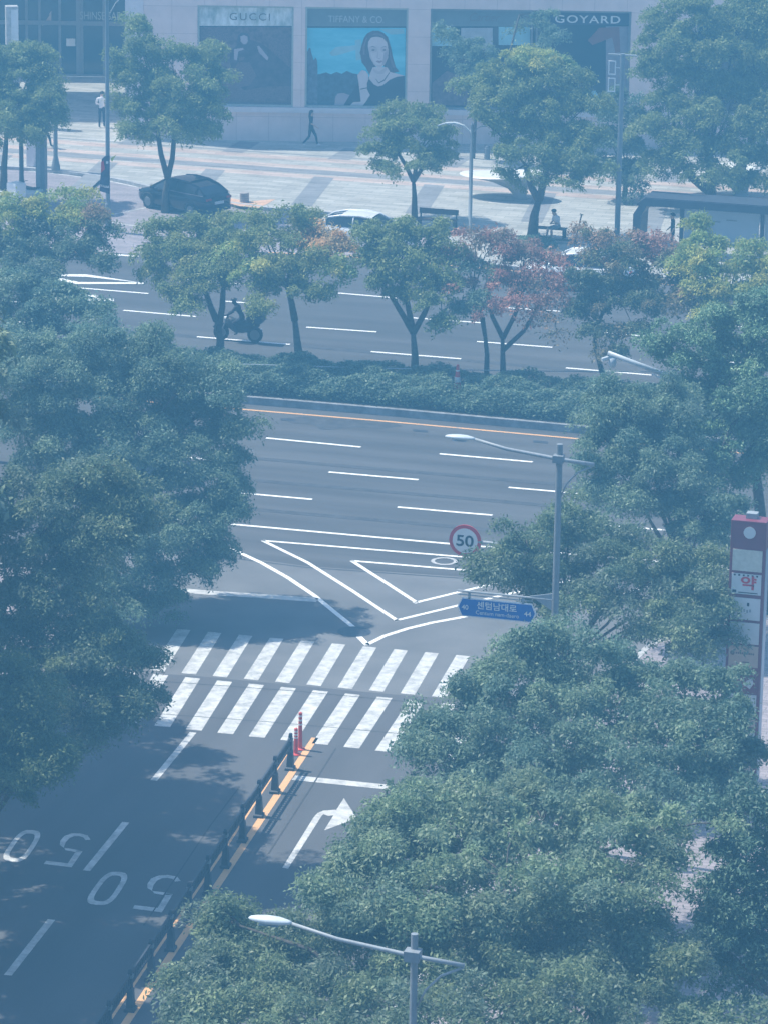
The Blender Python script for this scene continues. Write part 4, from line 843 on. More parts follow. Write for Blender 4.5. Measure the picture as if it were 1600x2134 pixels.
# speed limit sign on its own cranked post
b50 = P(1100, 1470, 0.13); c50 = Q(958, 1138, b50); e50 = Q(1097, 1146, b50)
t = thing('speed_limit_sign', 'round red bordered sign reading 50 on a horizontal rod', 'road sign', b50)
c = Vector(c50-b50); r_ = 34.5/pxm(c50)
p = MB(); p.tube([(0, 0, 0), (0, 0, c.z-.15), (-.12, 0, c.z-0.03), (c.x*0.55, 0, c.z-0.0), (c.x+0.1, c.y*0+0.06, c.z)], 0.045, 10); p.build('post', 'pole_light', t, smooth=True)
d = MB(); d.lathe([(r_, 0.0), (r_, 0.03)], (c.x, 0, c.z), 40, 'y'); dd = d.build('disc', 'red', t)
d = MB(); d.lathe([(r_*0.78, -0.006), (r_*0.78, -0.001)], (c.x, 0, c.z), 40, 'y'); d.build('white_face', 'signwhite', dd)
text('50', (c.x, -0.008, c.z), r_*1.08, r_*0.72, 'ink', dd, extrude=0.004, bold=0.02)
# double armed lamp
b2 = P(978, 482, ZP)
t = thing('plaza_lamp', 'slim pale post with two gull wing arms', 'lamp', b2)
h2 = float(Q(981, 256, b2)[2])-ZP
p = MB(); p.lathe([(0.14, 0), (0.09, 0.03), (0.075, h2*0.98), (0.03, h2)], n=10); p.build('pole', 'pole_light', t, smooth=True)
for s_ in (-1, 1):
    a = MB(); rings = []
    for k, (x, z, w_) in enumerate([(0.05, -0.28, .05), (.35, -0.02, .08), (.75, .08, .14), (1.15, .04, .16), (1.5, -.08, .10)]):
        rings.append([(s_*x, -w_, h2-.15+z), (s_*x, w_, h2-.15+z), (s_*x, w_, h2-.1+z), (s_*x, -w_, h2-.1+z)])
    a.loft(rings); a.build('arm', 'lamp' if s_ < 0 else 'pole_light', t)
# tall post with square frames
b3 = P(1284, 512, ZP); h3 = float(Q(1296, 112, b3)[2])-ZP
t = thing('camera_post', 'tall grey post with small square frames under its crossbar', 'post', b3)
p = MB(); p.lathe([(0.18, 0), (0.12, 0.05), (0.10, h3), (0.0, h3+.01)], n=12); p.build('pole', 'pole', t, smooth=False)
p = MB(); p.tube([(-0.62, 0, h3-.05), (0.62, 0, h3-.05)], 0.04, 8); p.build('crossbar', 'pole_light', t)
for zf in (0.62, 1.35):
    f = MB()
    for a, b_ in (((-.6, -.03, h3-zf-.3), (-.56, .03, h3-zf+.3)), ((-.32, -.03, h3-zf-.3), (-.28, .03, h3-zf+.3)), ((-.559, -.03, h3-zf+.26), (-.321, .03, h3-zf+.3)), ((-.559, -.03, h3-zf-.3), (-.321, .03, h3-zf-.26))): f.box(a, b_)
    f.box((-.279, -.015, h3-zf), (-.09, .015, h3-zf+.03)); f.build('frame', 'signwhite', t)
# white camera arm at the right
b4 = P(1440, 1195, 0.13)
t = thing('camera_arm_post', 'white traffic camera arm reaching over the far lanes', 'camera post', b4)
a0, a1 = Vector(Q(1408, 790, b4)-b4), Vector(Q(1266, 735, b4)-b4)
p = MB(); p.tube([(0, 0, 0), (0, 0, a0.z-.35), tuple(a0*0.98+Vector((0, 0, -.1)))], [.11, .09, .08], 10); p.build('post', 'pole_light', t, smooth=True)
p = MB(); p.tube([tuple(a0), tuple(a1)], [0.085, 0.07], 12); p.tube([tuple(a0+Vector((0, -.07, -.13))), tuple(a1*0.35+a0*.65+Vector((0, -.07, -.12)))], 0.035, 6); p.build('arm', 'lamp', t, smooth=True)
d0 = Vector(Q(1275, 757, b4)-b4)
p = MB(); p.lathe([(0.03, .2), (.12, .17), (.13, 0), (.10, -.10), (0.04, -.15)], tuple(d0), 12); p.build('dome_camera', 'lamp', t, smooth=True)
d1 = Vector(Q(1263, 747, b4)-b4)
p = MB(); p.tube([tuple(d1+Vector((-.12, -.15, -.02))), tuple(d1+Vector((.16, .1, .05)))], 0.07, 8); p.build('bullet_camera', 'lamp', t)
p = MB(); p.tube([tuple(a1*0.85+a0*.15), tuple(d0+Vector((0, 0, .18)))], 0.03, 6); p.tube([tuple(a1), tuple(d1)], 0.025, 6); p.build('bracket', 'pole', t)
# poles on the left
def simple_post(name, label, cat, px, py, ptop, r, m, flare=0.0):
    b = P(px, py, ZP if py < 360 else 0.0); h = float(Q(px, ptop, b)[2]) - b[2]
    t = thing(name, label, cat, b); p = MB()
    p.lathe([(r*(1+flare), 0), (r*(1+flare), .15), (r*(1+flare*.5), .4), (r, .65), (r*.9, h), (0.0, h+.02)], n=12); p.build('pole', m, t, smooth=False)
    return t, h
t, h = simple_post('pedestrian_signal', 'grey post with a flared foot and a yellow signal box in the leaves', 'traffic signal', 117, 354, 150, 0.10, 'pole', 1.1)
bx = MB(); bx.box((-.16, -.22, h-1.25), (.12, .02, h-.35)); bx.build('signal_box', 'yellow_box', t, bevel=.03)
bx = MB(); bx.box((-.12, -.235, h-.75), (.08, -.222, h-.5)); bx.box((-.12, -.235, h-1.1), (.08, -.222, h-.85)); bx.build('signal_lens', 'black', t)
simple_post('dark_post', 'dark round post beside the parked scooters', 'post', 46, 398, 255, 0.105, 'fence', 0.6)
bq = P(88, 420, 0.0); hq = 3.6
t = thing('sign_column', 'wide square grey column between the dark post and the signal', 'column', bq)
p = MB(); p.box((-.21, -.2, 0), (.21, .2, hq)); p.build('shaft', 'pole', t, bevel=.03)
p = MB(); p.box((-.15, -.215, .5), (.02, -.202, hq-.3)); p.build('pale_left_strip', 'pole_light', t)  # paler strip on the left of the front face
bq = P(67, 346, ZP); t = thing('entrance_pillar', 'short mauve granite pillar behind the square column', 'pillar', bq)
p = MB(); p.box((-.2, -.2, 0), (.2, .2, 1.6)); p.build('shaft', 'stone_light', t, bevel=.02)
p = MB(); p.box((-.24, -.24, 1.602), (.24, .24, 1.7)); p.build('cap', 'stone', t)
bq = P(28, 262, ZP); t = thing('totem_sign', 'tall pale totem sign before the dark entrance', 'sign', bq, R(28)); ht = float(Q(28, 12, bq)[2])-ZP
p = MB(); p.box((-.3, -.24, 0), (.3, .24, ht)); p.build('body', 'kerb', t, bevel=.02)
p = MB(); p.box((-.06, -.26, .4), (.28, -.242, ht-.15)); p.build('light_panel', mat('totem_panel', (0.6, 0.66, 0.7), 0.4), t)
# banner hung on the left street lamp
B = Vector(b_left)
def qv(px, py): return Vector(Q(px, py, b_left, -0.15))
t = thing('banner', 'dark red banner hanging on the street lamp', 'banner', b_left)
m_ = MB(); pts = [qv(*p)-B for p in [(213,331), (219,326), (229,324), (228,404), (208,398)]]
m_.add([tuple(p) for p in pts] + [tuple(p+Vector((0.01, .02, 0))) for p in pts], [(0, 1, 2, 3, 4), (9, 8, 7, 6, 5)] + [(i, (i+1) % 5, 5+(i+1) % 5, 5+i) for i in range(5)]); fl = m_.build('cloth', 'flag', t)
def patch(nm, pp, m, off=-0.03):
    m2 = MB(); pts = [qv(*p)-B+Vector((0, off, 0)) for p in pp]; m2.add([tuple(p) for p in pts], [tuple(range(len(pts)))]); return m2.build(nm, m, fl)
patch('red_print', [(212,338), (217,334), (220,352), (212,360)], 'red'); patch('white_print', [(210,384), (228,387), (228,392), (209,388)], 'signwhite')
for i in range(5): patch('print_stroke', [(211+3.4*i, 385), (212.6+3.4*i, 385), (212.6+3.4*i, 389), (211+3.4*i, 388.5)], 'ink', -0.05)
patch('white_print', [(222,336), (227,336), (227,341), (222,341)], 'signwhite')
m2 = MB(); pts = [qv(*p)-B for p in [(231,330), (243,322), (234,338)]]; m2.add([tuple(p) for p in pts], [(0, 1, 2)]); m2.build('ribbon', 'lemon', t)
# pylon of shop signs
bp = P(1538, 1690, 0.13)
t = thing('sign_pylon', 'tall maroon pylon stacked with white shop sign panels', 'sign pylon', bp)
def pz(py, px=1553): return float(Q(px, py, bp, -0.25)[2])-0.13
wp = 0.455; hp = pz(1086)
lean = 0
p = MB(); p.box((-wp, -0.26, 0), (wp, 0.26, hp)); p.build('body', 'maroon', t, bevel=.015)
p = MB(); p.box((-.12, -.05, hp+.002), (.16, .2, hp+.14)); p.build('roof_light', 'pole_light', t)
for i, (ya, yb, m_) in enumerate([(1146,1190,'beige'), (1196,1238,'signpanel'), (1246,1291,'signpanel'), (1297,1341,'signpanel'), (1345,1389,'tan'), (1397,1440,'maroon'), (1446,1489,'signpanel'), (1494,1512,'tan'), (1519,1560,'signpanel'), (1565,1588,'blue'), (1594,1614,'tan')]):
    za, zb_ = pz(yb), pz(ya)
    p = MB(); p.box((-wp+.075, -.285, za), (wp-.075, -.262, zb_)); pn = p.build('sign_panel', m_, t)
    zc_ = (za+zb_)/2
    if i == 1:
        text('약', (0.06, -.288, zc_+.04), .40, .36, 'red', pn, extrude=.004, bold=0.03)
        q = MB(); q.box((-.35, -.289, za+.03), (-.25, -.2862, za+.1)); q.box((-.2, -.289, za+.03), (.3, -.2862, za+.055)); q.build('print_line', 'ink', pn)
        q = MB()
        for k in range(6): q.box((-.33+.115*k, -.289, zb_-.06), (-.28+.115*k, -.2862, zb_-.015))
        q.build('print_dots', 'ink', pn)
    elif i == 2:
        q = MB(); q.box((.04, -.289, zc_+.08), (.10, -.2862, zc_+.17)); q.build('print_mark', 'ink', pn)
        q = MB()
        for k in range(4): q.box((-.12+.075*k, -.289, zc_-.1+.02*(k % 2)), (-.075+.075*k, -.2862, zc_-.02+.02*(k % 2)))
        q.build('print_line', 'pole_light', pn)
    elif i == 4:
        q = MB(); q.lathe([(.06, -.2895), (.06, -.2862)], (-.28, 0, zc_+.07), 14, 'y'); q.build('print_mark', 'brown', pn)
        q = MB()
        for k in range(9): q.box((-.2+.055*k, -.289, zc_+.05), (-.16+.055*k, -.2862, zc_+.10))
        q.box((-.02, -.289, zc_-.17), (.16, -.2862, zc_-.14)); q.build('print_line', 'brown', pn)
    elif i == 5:
        q = MB(); q.slab_xz([(.05, zc_-.1), (.2, zc_-.2), (.3, zc_-.05), (.25, zc_+.1), (.12, zc_+.02)], -.289, -.2862); q.build('print_patch', 'signpanel', pn)
    elif i == 6:
        q = MB(); q.lathe([(.05, -.2895), (.05, -.2862)], (.15, 0, zc_), 12, 'y'); q.build('print_mark', 'pole_light', pn)
    elif i == 9:
        q = MB()
        for k in range(6): q.box((-.3+.1*k, -.289, za+.06+.03*(k % 2)), (-.24+.1*k, -.2862, zb_-.08))
        q.build('print_line', 'frost', pn)
p = MB(); p.lathe([(.155, -.275), (.155, -.262)], (0.03, 0, pz(1110)), 24, 'y'); p.build('round_emblem', 'signpanel', t)
p = MB(); p.box((wp+.002, -.2, .3), (wp+.012, .2, hp-.75)); p.build('side_panel', 'frost', t)

# ------------------------------------------------------------------ barrier along the side street
posts_px = [(606,1528), (574,1569), (541,1619), (510,1664), (474,1718), (435,1774), (397,1830), (356,1884), (317,1950), (273,2017), (228,2083), (182,2152)]
PH = 1.02
pb = [P(a, b, PH) for a, b in posts_px]
fen = thing('barrier_fence', 'dark plastic barrier fence running between the two yellow lines', 'fence', (pb[0][0], pb[0][1], 0))
o0 = Vector((pb[0][0], pb[0][1], 0))
dirs = (Vector(pb[-1])-Vector(pb[0])); dirs.z = 0; dirs.normalize(); ang = math.atan2(dirs.y, dirs.x); nrmv = Vector((-dirs.y, dirs.x, 0))
# posts evenly spaced on the straight line through them
Ltot = (Vector((pb[-1][0], pb[-1][1], 0))-o0).length
pp = [o0 + dirs*(Ltot*i/(len(pb)-1)) for i in range(len(pb))]
for i, q in enumerate(pp):
    l = q-o0; m_ = MB()
    m_.loft([[(l.x+ca*rx*math.cos(ang)-sa*rx*math.sin(ang)*.8, l.y+ca*rx*math.sin(ang)+sa*rx*math.cos(ang)*.8, z) for ca, sa in ((1, 1), (-1, 1), (-1, -1), (1, -1))] for rx, z in ((.15, 0), (.15, .07), (.105, .10), (.08, .52), (.06, .56), (.055, PH-.05), (.04, PH))])
    m_.build('post', 'fence', fen)
    m_ = MB(); c_ = l; m_.box((-.001, -.001, 0), (0, 0, .001)) if False else None
    m_.loft([[(l.x+ca*.062*math.cos(ang)-sa*.062*math.sin(ang), l.y+ca*.062*math.sin(ang)+sa*.062*math.cos(ang), z) for ca, sa in ((1, 1), (-1, 1), (-1, -1), (1, -1))] for z in (PH-.22, PH-.14)]); m_.build('reflector_band', 'pole', fen)
for i in range(len(pp)-1):
    a, b_ = pp[i]-o0, pp[i+1]-o0; m_ = MB()
    def bar(p, q, z0, z1, wd):
        m_.add([tuple(p+nrmv*s_*wd+Vector((0, 0, z))) for s_ in (-1, 1) for z in (z0, z1)] + [tuple(q+nrmv*s_*wd+Vector((0, 0, z))) for s_ in (-1, 1) for z in (z0, z1)],
               [(0, 1, 3, 2), (4, 6, 7, 5), (0, 4, 5, 1), (2, 3, 7, 6), (1, 5, 7, 3), (0, 2, 6, 4)])
    A, B_ = a+dirs*.08, b_-dirs*.08
    bar(A, B_, PH-.16, PH-.10, .022); bar(A, B_, .62, .68, .03)
    n_ = 11
    for k in range(n_):
        c0 = A.lerp(B_, (k+.28)/n_); c1 = A.lerp(B_, (k+.72)/n_); bar(c0, c1, .682, PH-.162, .014)
    m_.build('slat_panel', 'fence', fen)
def channelizer(px, py, h, label):
    b = P(px, py); t = thing('channelizer_post', label, 'lane post', b, 0, 'red channelizer posts at the fence end')
    m_ = MB(); m_.lathe([(.14, 0), (.14, .03), (.06, .06), (.05, h), (.02, h+.02)], n=12); m_.build('tube', 'conered', t, smooth=False)
    for k in range(4):
        z = h*(.55+.115*k) if h > .9 else h*(.5+.12*k)
        m_ = MB(); m_.lathe([(.054, z), (.054, z+.05)], n=12); m_.build('reflector_band', 'signwhite', t)
channelizer(626, 1562, 1.05, 'taller red and white post at the far end of the fence')
channelizer(617, 1573, 0.75, 'shorter red and white post at the far end of the fence')
# traffic cone in the hedge
bc = P(952, 826, 0.165); t = thing('traffic_cone', 'red and white traffic cone standing in the hedge', 'traffic cone', bc)
hc = float(Q(953, 760, bc)[2])-.165
m_ = MB(); m_.box((-.22, -.22, 0), (.22, .22, .05)); m_.build('base', 'black', t)
m_ = MB(); m_.lathe([(.17, .051), (.045, hc), (.03, hc+.01)], n=16); m_.build('cone', 'conered', t, smooth=False)
rr = lambda z: .17+(.045-.17)*(z-.05)/(hc-.05)+.006
for z0_, z1_ in ((hc*.46, hc*.62), (hc*.80, hc*.84)):
    m_ = MB(); m_.lathe([(rr(z0_), z0_), (rr(z1_), z1_)], n=16); m_.build('reflective_band', 'signwhite', t)
# thin cable along the median
ca, cb = P(330, 803, 0.165), P(1420, 812, 0.165)
za_, zb2 = Q(330, 752, ca), Q(1420, 775, cb)
t = MB(); pts = [tuple(za_*(1-k/10)+zb2*(k/10)-np.array([0, 0, .10*(1-(k/5-1)**2)])) for k in range(11)]
t.tube(pts, 0.018, 5); t.tube([(ca[0], ca[1], .1), tuple(za_)], .02, 6); t.tube([(cb[0], cb[1], .1), tuple(zb2)], .02, 6)
tag(t.build('guard_cable', 'lamp'), 'thin pale cable strung across the median hedge', 'cable')

# ------------------------------------------------------------------ vehicles
def car(label, loc, rz, paint, L=4.6, wd=1.86, H=1.46, group=None, roofdark=False):
    t = thing('parked_car', label, 'car', loc, rz, group); k = L/4.6; hs = H/1.46
    st = [(-2.30, .62, .42, .80), (-2.22, .78, .30, .95), (-2.0, .87, .22, 1.02), (-1.4, .92, .20, 1.03), (-.6, .93, .19, 1.0), (.4, .93, .19, .97), (1.0, .92, .19, .94), (1.6, .90, .20, .88), (2.0, .84, .23, .78), (2.22, .72, .28, .68), (2.30, .58, .36, .58)]
    rings = []
    for x, hw, zl, zt_ in st:
        hw *= wd/1.86; zt_ *= hs
        zm = zl*.35+zt_*.65
        half = [(hw*.86, zl), (hw*.98, zl+.12), (hw, zm), (hw*.97, zt_-.06), (hw*.86, zt_), (hw*.4, zt_+.02)]
        rings.append([(x*k, y, z) for y, z in half] + [(x*k, -y, z) for y, z in half[::-1]])
    b = MB(); b.loft(rings); body = b.build('body', paint, t, smooth=True)
    cab = [(-2.12, .78, .70, 1.0, 1.03), (-1.62, .80, .60, 1.01, 1.30), (-.95, .82, .62, 1.0, 1.43), (-.1, .83, .62, .99, 1.46), (.45, .83, .61, .97, 1.40), (1.30, .80, .70, .94, .98)]
    def pt(i, side, topf):
        x, hb, htp, zb_, zt_ = cab[i]; f = topf
        return (x*k, side*(hb*(1-f)+htp*f)*wd/1.86, (zb_*(1-f)+zt_*f)*hs)
    rw = MB(); rw.add([pt(0, -1, 1), pt(0, 1, 1), pt(1, 1, 1), pt(1, -1, 1), pt(2, 1, .96), pt(2, -1, .96)], [(0, 1, 2, 3), (3, 2, 4, 5)]); rw.build('rear_window', 'glass', t)
    ws = MB(); ws.add([pt(4, -1, 1), pt(4, 1, 1), pt(5, 1, 1), pt(5, -1, 1)], [(0, 1, 2, 3)]); ws.build('windscreen', 'glass', t)
    for s_ in (-1, 1):
        sw = MB()
        for i in range(5): sw.add([pt(i, s_, 0), pt(i+1, s_, 0), pt(i+1, s_, 1), pt(i, s_, 1)], [(0, 1, 2, 3)])
        sw.build('side_window', 'glass', t)
        pl_ = MB()
        up_ = [Vector(pt(i, s_, 1))+Vector((0, s_*.004, .012)) for i in range(6)]
        pl_.tube([tuple(p) for p in up_], [.03, .045, .05, .05, .045, .035], 6)
        for xm in (2.5, ):
            a, b2_ = Vector(pt(2, s_, 0)).lerp(Vector(pt(3, s_, 0)), .7), Vector(pt(2, s_, 1)).lerp(Vector(pt(3, s_, 1)), .7); pl_.tube([tuple(a), tuple(b2_)], .03, 5)
        a, b2_ = Vector(pt(1, s_, 0)), Vector(pt(1, s_, 1)); pl_.tube([tuple(a), tuple(b2_)], [.09, .05], 5)
        pl_.build('pillar', paint, t, smooth=True)
        tr_ = MB(); tr_.tube([tuple(Vector(pt(i, s_, 0))+Vector((0, s_*.03, .0))) for i in range(6)], .014, 5); tr_.build('window_trim', 'chrome', t)
        mr = MB(); mr.lathe([(.03, -.1), (.1, -.05), (.11, .05), (.05, .1)], (1.02*k, s_*(.98*wd/1.86), 1.0*hs), 8, 'x'); mr.build('mirror', paint, t, smooth=True)
        hl = MB(); hl.loft([[(2.10*k, s_*.80*wd/1.86, .66*hs), (2.10*k, s_*.78*wd/1.86, .76*hs)], [(2.27*k, s_*.62*wd/1.86, .60*hs), (2.25*k, s_*.6*wd/1.86, .69*hs)], [(2.315*k, s_*.40*wd/1.86, .56*hs), (2.31*k, s_*.4*wd/1.86, .62*hs)]], False, False); hl.build('headlight', 'lamp', t)
        tl = MB(); tl.box((-2.32*k, min(s_*.45, s_*.74), .80*hs), (-2.2*k, max(s_*.45, s_*.74), .90*hs)); tl.build('tail_light', 'redlamp', t, bevel=.02)
        for xw in (-1.42*k, 1.38*k):
            wh = MB(); wh.lathe([(.20, -.11), (.31, -.105), (.335, -.07), (.335, .07), (.31, .105), (.20, .11)], (xw, s_*(wd/2-.105), .335), 20, 'y'); wo = wh.build('wheel', 'rubber', t, smooth=False)
            rm = MB(); rm.lathe([(.21, 0), (.20, s_*.012), (.05, s_*.03)], (xw, s_*(wd/2+.006), .335), 10, 'y'); rm.build('rim', 'metal', wo)
            ar = MB(); ar.tube([(xw+.38*math.cos(a_), s_*(wd/2-.02), .335+.38*math.sin(a_)) for a_ in np.linspace(0, math.pi, 9)], .03, 5); ar.build('wheel_arch', 'black', t)
    rf = MB()
    rs = []
    for i, f in ((1, 1), (2, 1), (3, 1), (4, 1)):
        x, y, z = pt(i, 1, f); rs.append([(x, y*s_, z+.015+.03*(1-s_*s_)) for s_ in (-1, -.5, 0, .5, 1)])
    rs = rs[1:] if True else rs
    rf.loft(rs, False, False); rf.build('roof', 'glass' if roofdark else paint, t, smooth=True)
    np_ = MB(); np_.box((-2.335*k, -.27, .62*hs), (-2.30*k, .27, .74*hs)); np_.build('number_plate', 'signwhite', t)
    bu = MB(); bu.box((-2.33*k, -.7, .32), (-2.2*k, .7, .45)); bu.build('bumper', 'black', t, bevel=.03)
    return t
car('black hatchback parked under the tall forked tree', P(384, 438, 0.004), R(152), 'carblack', 4.5, 1.88, 1.5)
car('white car with a dark rear window stopped behind the orange patched tree', P(762, 518, 0.004), R(-2), 'carwhite', 4.5, 1.85, 1.5)
car('white car half hidden behind the red leaved tree', P(1205, 598), R(180), 'carwhite', 4.6, 1.85, 1.5)
car('dark navy car at the right edge behind the yellow green tree', P(1640, 640), R(180), 'carnavy', 4.6, 1.85, 1.5)
def motorbike(label, loc, rz, m_body, box, group=None, name='motorcycle'):
    t = thing(name, label, 'motorcycle', loc, rz, group)
    for x in (-.68, .68):
        w_ = MB(); n = 22
        w_.lathe([(.22, -.05), (.30, -.055), (.31, 0), (.30, .055), (.22, .05)], (x, 0, .31), n, 'y'); wo = w_.build('wheel', 'rubber', t)
        r_ = MB(); r_.lathe([(.20, -.056), (.20, .056)], (x, 0, .31), 14, 'y'); r_.build('rim', 'metal', wo)
    f = MB(); f.tube([(.68, .07, .31), (.5, .07, .72), (.42, .05, .98)], .03, 6); f.tube([(.68, -.07, .31), (.5, -.07, .72), (.42, -.05, .98)], .03, 6); f.build('fork', 'metal', t)
    hb = MB(); hb.tube([(.30, -.36, 1.03), (.42, -.15, 1.0), (.42, .15, 1.0), (.30, .36, 1.03)], .018, 6); hb.build('handlebar', 'black', t)
    b = MB()
    b.loft([[(x, y*wy, zc_+z*hz) for y, z in ((1, -.6), (1, .5), (.5, 1), (-.5, 1), (-1, .5), (-1, -.6), (-.5, -1), (.5, -1))] for x, wy, zc_, hz in ((.5, .08, .78, .14), (.34, .15, .72, .22), (.1, .17, .6, .26), (-.2, .17, .55, .2), (-.5, .16, .62, .18), (-.85, .10, .74, .1))]); b.build('body', m_body, t, smooth=True)
    s_ = MB(); s_.loft([[(x, y*.15, z+zz) for y, zz in ((1, 0), (.8, .08), (-.8, .08), (-1, 0))] for x, z in ((.22, .80), (-.1, .76), (-.5, .79), (-.62, .83))]); s_.build('seat', 'black', t)
    e = MB(); e.tube([(.1, -.16, .35), (-.4, -.2, .36), (-.9, -.22, .46)], [.03, .05, .055], 8); e.build('exhaust', 'chrome', t)
    hl = MB(); hl.lathe([(.02, .60), (.09, .56), (.10, .46), (.05, .42)], (0, 0, .86), 10, 'x'); hl.build('headlight', 'lamp', t)
    if box:
        bx_ = MB(); bx_.box((-1.05, -.30, .86), (-.40, .30, 1.48)); bx_.build('delivery_box', box, t, bevel=.04)
        rk = MB(); rk.box((-.98, -.2, .80), (-.40, .2, .857)); rk.build('rack', 'black', t)
    fn = MB(); fn.tube([(.68+.35*math.cos(a_), 0, .31+.35*math.sin(a_)) for a_ in np.linspace(.5, 2.6, 8)], .045, 6); fn.build('front_fender', m_body, t)
    return t
bm_ = P(497, 711); motorbike('dark delivery motorcycle riding along the far lanes', bm_, R(180), 'black', 'black')
motorbike('white delivery scooter nearest the left edge', P(14, 444), R(150), 'carwhite', 'carwhite', 'scooters parked by the plaza kerb', 'scooter')
motorbike('grey white scooter parked next to the dark post', P(58, 428), R(160), 'lamp', None, 'scooters parked by the plaza kerb', 'scooter')
# kick scooter
be = P(1196, 508, ZP); t = thing('kick_scooter', 'upright electric kick scooter standing beside the bench', 'kick scooter', be, R(10))
m_ = MB(); m_.tube([(0.02, 0, .1), (.27, 0, 1.28)], .03, 8); m_.build('stem', 'black', t)
m_ = MB(); m_.tube([(.22, -.25, 1.36), (.27, 0, 1.28), (.32, .25, 1.22)], .022, 6); m_.build('handlebar', 'black', t)
m_ = MB(); m_.box((-.95, -.09, .13), (.02, .09, .17)); m_.build('deck', 'black', t)
for x in (0.02, -1.0):
    m_ = MB(); m_.lathe([(.07, -.03), (.11, -.02), (.11, .02), (.07, .03)], (x, 0, .11), 14, 'y'); m_.build('wheel', 'rubber', t)

# ------------------------------------------------------------------ plaza furniture
def bench(label, loc, L=1.9, back=False):
    t = thing('bench', label, 'bench', loc, 0, 'wooden benches on the plaza')
    m_ = MB()
    for k in range(4): m_.box((-L/2, -.24+.125*k, .42), (L/2, -.135+.125*k, .46))
    m_.build('seat', 'wood', t)
    for x in (-L/2+.08, L/2-.08):
        m_ = MB(); m_.box((x-.04, -.22, 0), (x+.04, -.16, .418)); m_.box((x-.04, .16, 0), (x+.04, .22, .418)); m_.box((x-.04, -.159, .36), (x+.04, .159, .418)); m_.build('leg', 'black', t)
    if back:
        m_ = MB(); m_.box((-L/2, .245, .62), (L/2, .28, .86)); m_.build('backrest', 'wood', t)
        for x in (-L/2+.08, L/2-.08):
            m_ = MB(); m_.box((x-.03, .221, 0.3), (x+.03, .244, .86)); m_.build('back_post', 'black', t)
    return t
bench('low brown bench beside the young round topped tree', P(910, 478, ZP), 1.75, True)
bn = P(1143, 496, ZP); bench('wooden bench with a person seated on it', bn, 1.5)
bk = P(510, 421, ZP); t = thing('stone_bollard', 'short round stone bollard on the orange paint', 'bollard', bk, 0, None)
m_ = MB(); m_.lathe([(.21, 0), (.20, .38), (.205, .385), (.205, .42), (.17, .44)], n=18); m_.build('drum', 'bollard', t)
for k in range(3):
    m_ = MB(); m_.lathe([(.2085, .09+.1*k), (.2085, .105+.1*k)], n=18); m_.build('groove', 'frame', t)
for (px, py, lb) in ((946, 330, 'left grey cylinder bollard beside the gull wing lamp'), (1014, 332, 'right grey cylinder bollard beside the gull wing lamp')):
    b = P(px, py, ZP); t = thing('cylinder_bollard', lb, 'bollard', b, 0, 'grey bollards near the shop wall')
    m_ = MB(); m_.lathe([(.14, 0), (.13, .62), (.10, .66), (0.0, .67)], n=14); m_.build('drum', 'pole', t)
    m_ = MB(); m_.lathe([(.137, .5), (.137, .56)], n=14); m_.build('reflector_band', 'pole_light', t)
def shell_canopy(label, loc, sc=1.0, rz=0.0):
    t = thing('shell_sculpture', label, 'sculpture', loc, rz, 'white shell sculptures on the plaza'); rings = []
    for cx, rx, ry, z, tilt in ((.75, .30, .26, 0, 0), (.74, .27, .22, .18, 0), (.62, .42, .3, .45, .02), (.4, .85, .55, .72, .05), (.12, 1.45, .85, .92, .10), (0, 1.85, 1.05, 1.02, .14)):
        rings.append([((cx+rx*math.cos(a_))*sc, ry*math.sin(a_)*sc, (z+tilt*math.cos(a_)*1.0+.05*math.cos(2*a_)*(z > .8))*sc) for a_ in np.linspace(0, 2*math.pi, 33)[:-1]])
    m_ = MB(); m_.loft(rings, cap=False); m_.build('underside', mat('shell_underside_grey', (0.34, 0.34, 0.35), 0.7), t, smooth=True)  # underside coloured greyer than the white top
    top = [rings[-1]] + [[((0.0*(1-f)+x*f), y*f, z+.035*sc) for x, y, z in rings[-1]] for f in (.985, .7, .35, .05)]
    m_ = MB(); m_.loft(top, cap=False); m_.build('top_shell', 'shell', t, smooth=True)
shell_canopy('white petal shaped sculpture casting an oval shadow left of the seated person', P(1046, 412, ZP), 1.08)
shell_canopy('white petal shaped sculpture behind the bus shelter', P(1500, 408, ZP), 1.25, R(20))
# bus shelter
bs = P(1322, 530, ZP); t = thing('bus_shelter', 'dark bus shelter with a thick angled end post', 'bus shelter', bs)
SL = 9.0; SH = 2.45
m_ = MB(); m_.slab_xz([(0.1, SH-.32), (SL, SH-.32), (SL, SH), (.34, SH), (.0, SH-.28)], -.1, 1.5); m_.build('roof', 'fence', t)
m_ = MB(); m_.box((.36, -.05, SH+.002), (SL-.05, 1.45, SH+.03)); m_.build('roof_glass', 'fence', t)
m_ = MB(); m_.slab_xz([(-.14, 0), (.18, 0), (.22, SH-.75), (.45, SH-.323), (.11, SH-.323), (-.12, SH-.72)], -.06, 1.42); m_.build('end_post', 'fence', t)
for x in (1.75, 5.2, 8.8):
    m_ = MB(); m_.box((x-.08, 1.0, 0), (x+.08, 1.16, SH-.322)); m_.build('post', 'fence', t)
for x in (1.86, 5.31):
    m_ = MB(); m_.box((x, 1.05, .35), (x+3.2, 1.09, SH-.42)); m_.build('frosted_panel', 'frost', t)
    for k in range(3):
        m_ = MB(); m_.box((x+.4+.7*k, 1.03, SH-.95-.1*(k % 2)), (x+.85+.7*k, 1.047, SH-.90-.1*(k % 2))); m_.build('panel_print', 'pole', t)
m_ = MB(); m_.box((.5, .55, .42), (1.6, .9, .48)); m_.box((.6, .65, 0), (.66, .8, .418)); m_.box((1.44, .65, 0), (1.5, .8, .418)); m_.build('seat', 'pole_light', t)

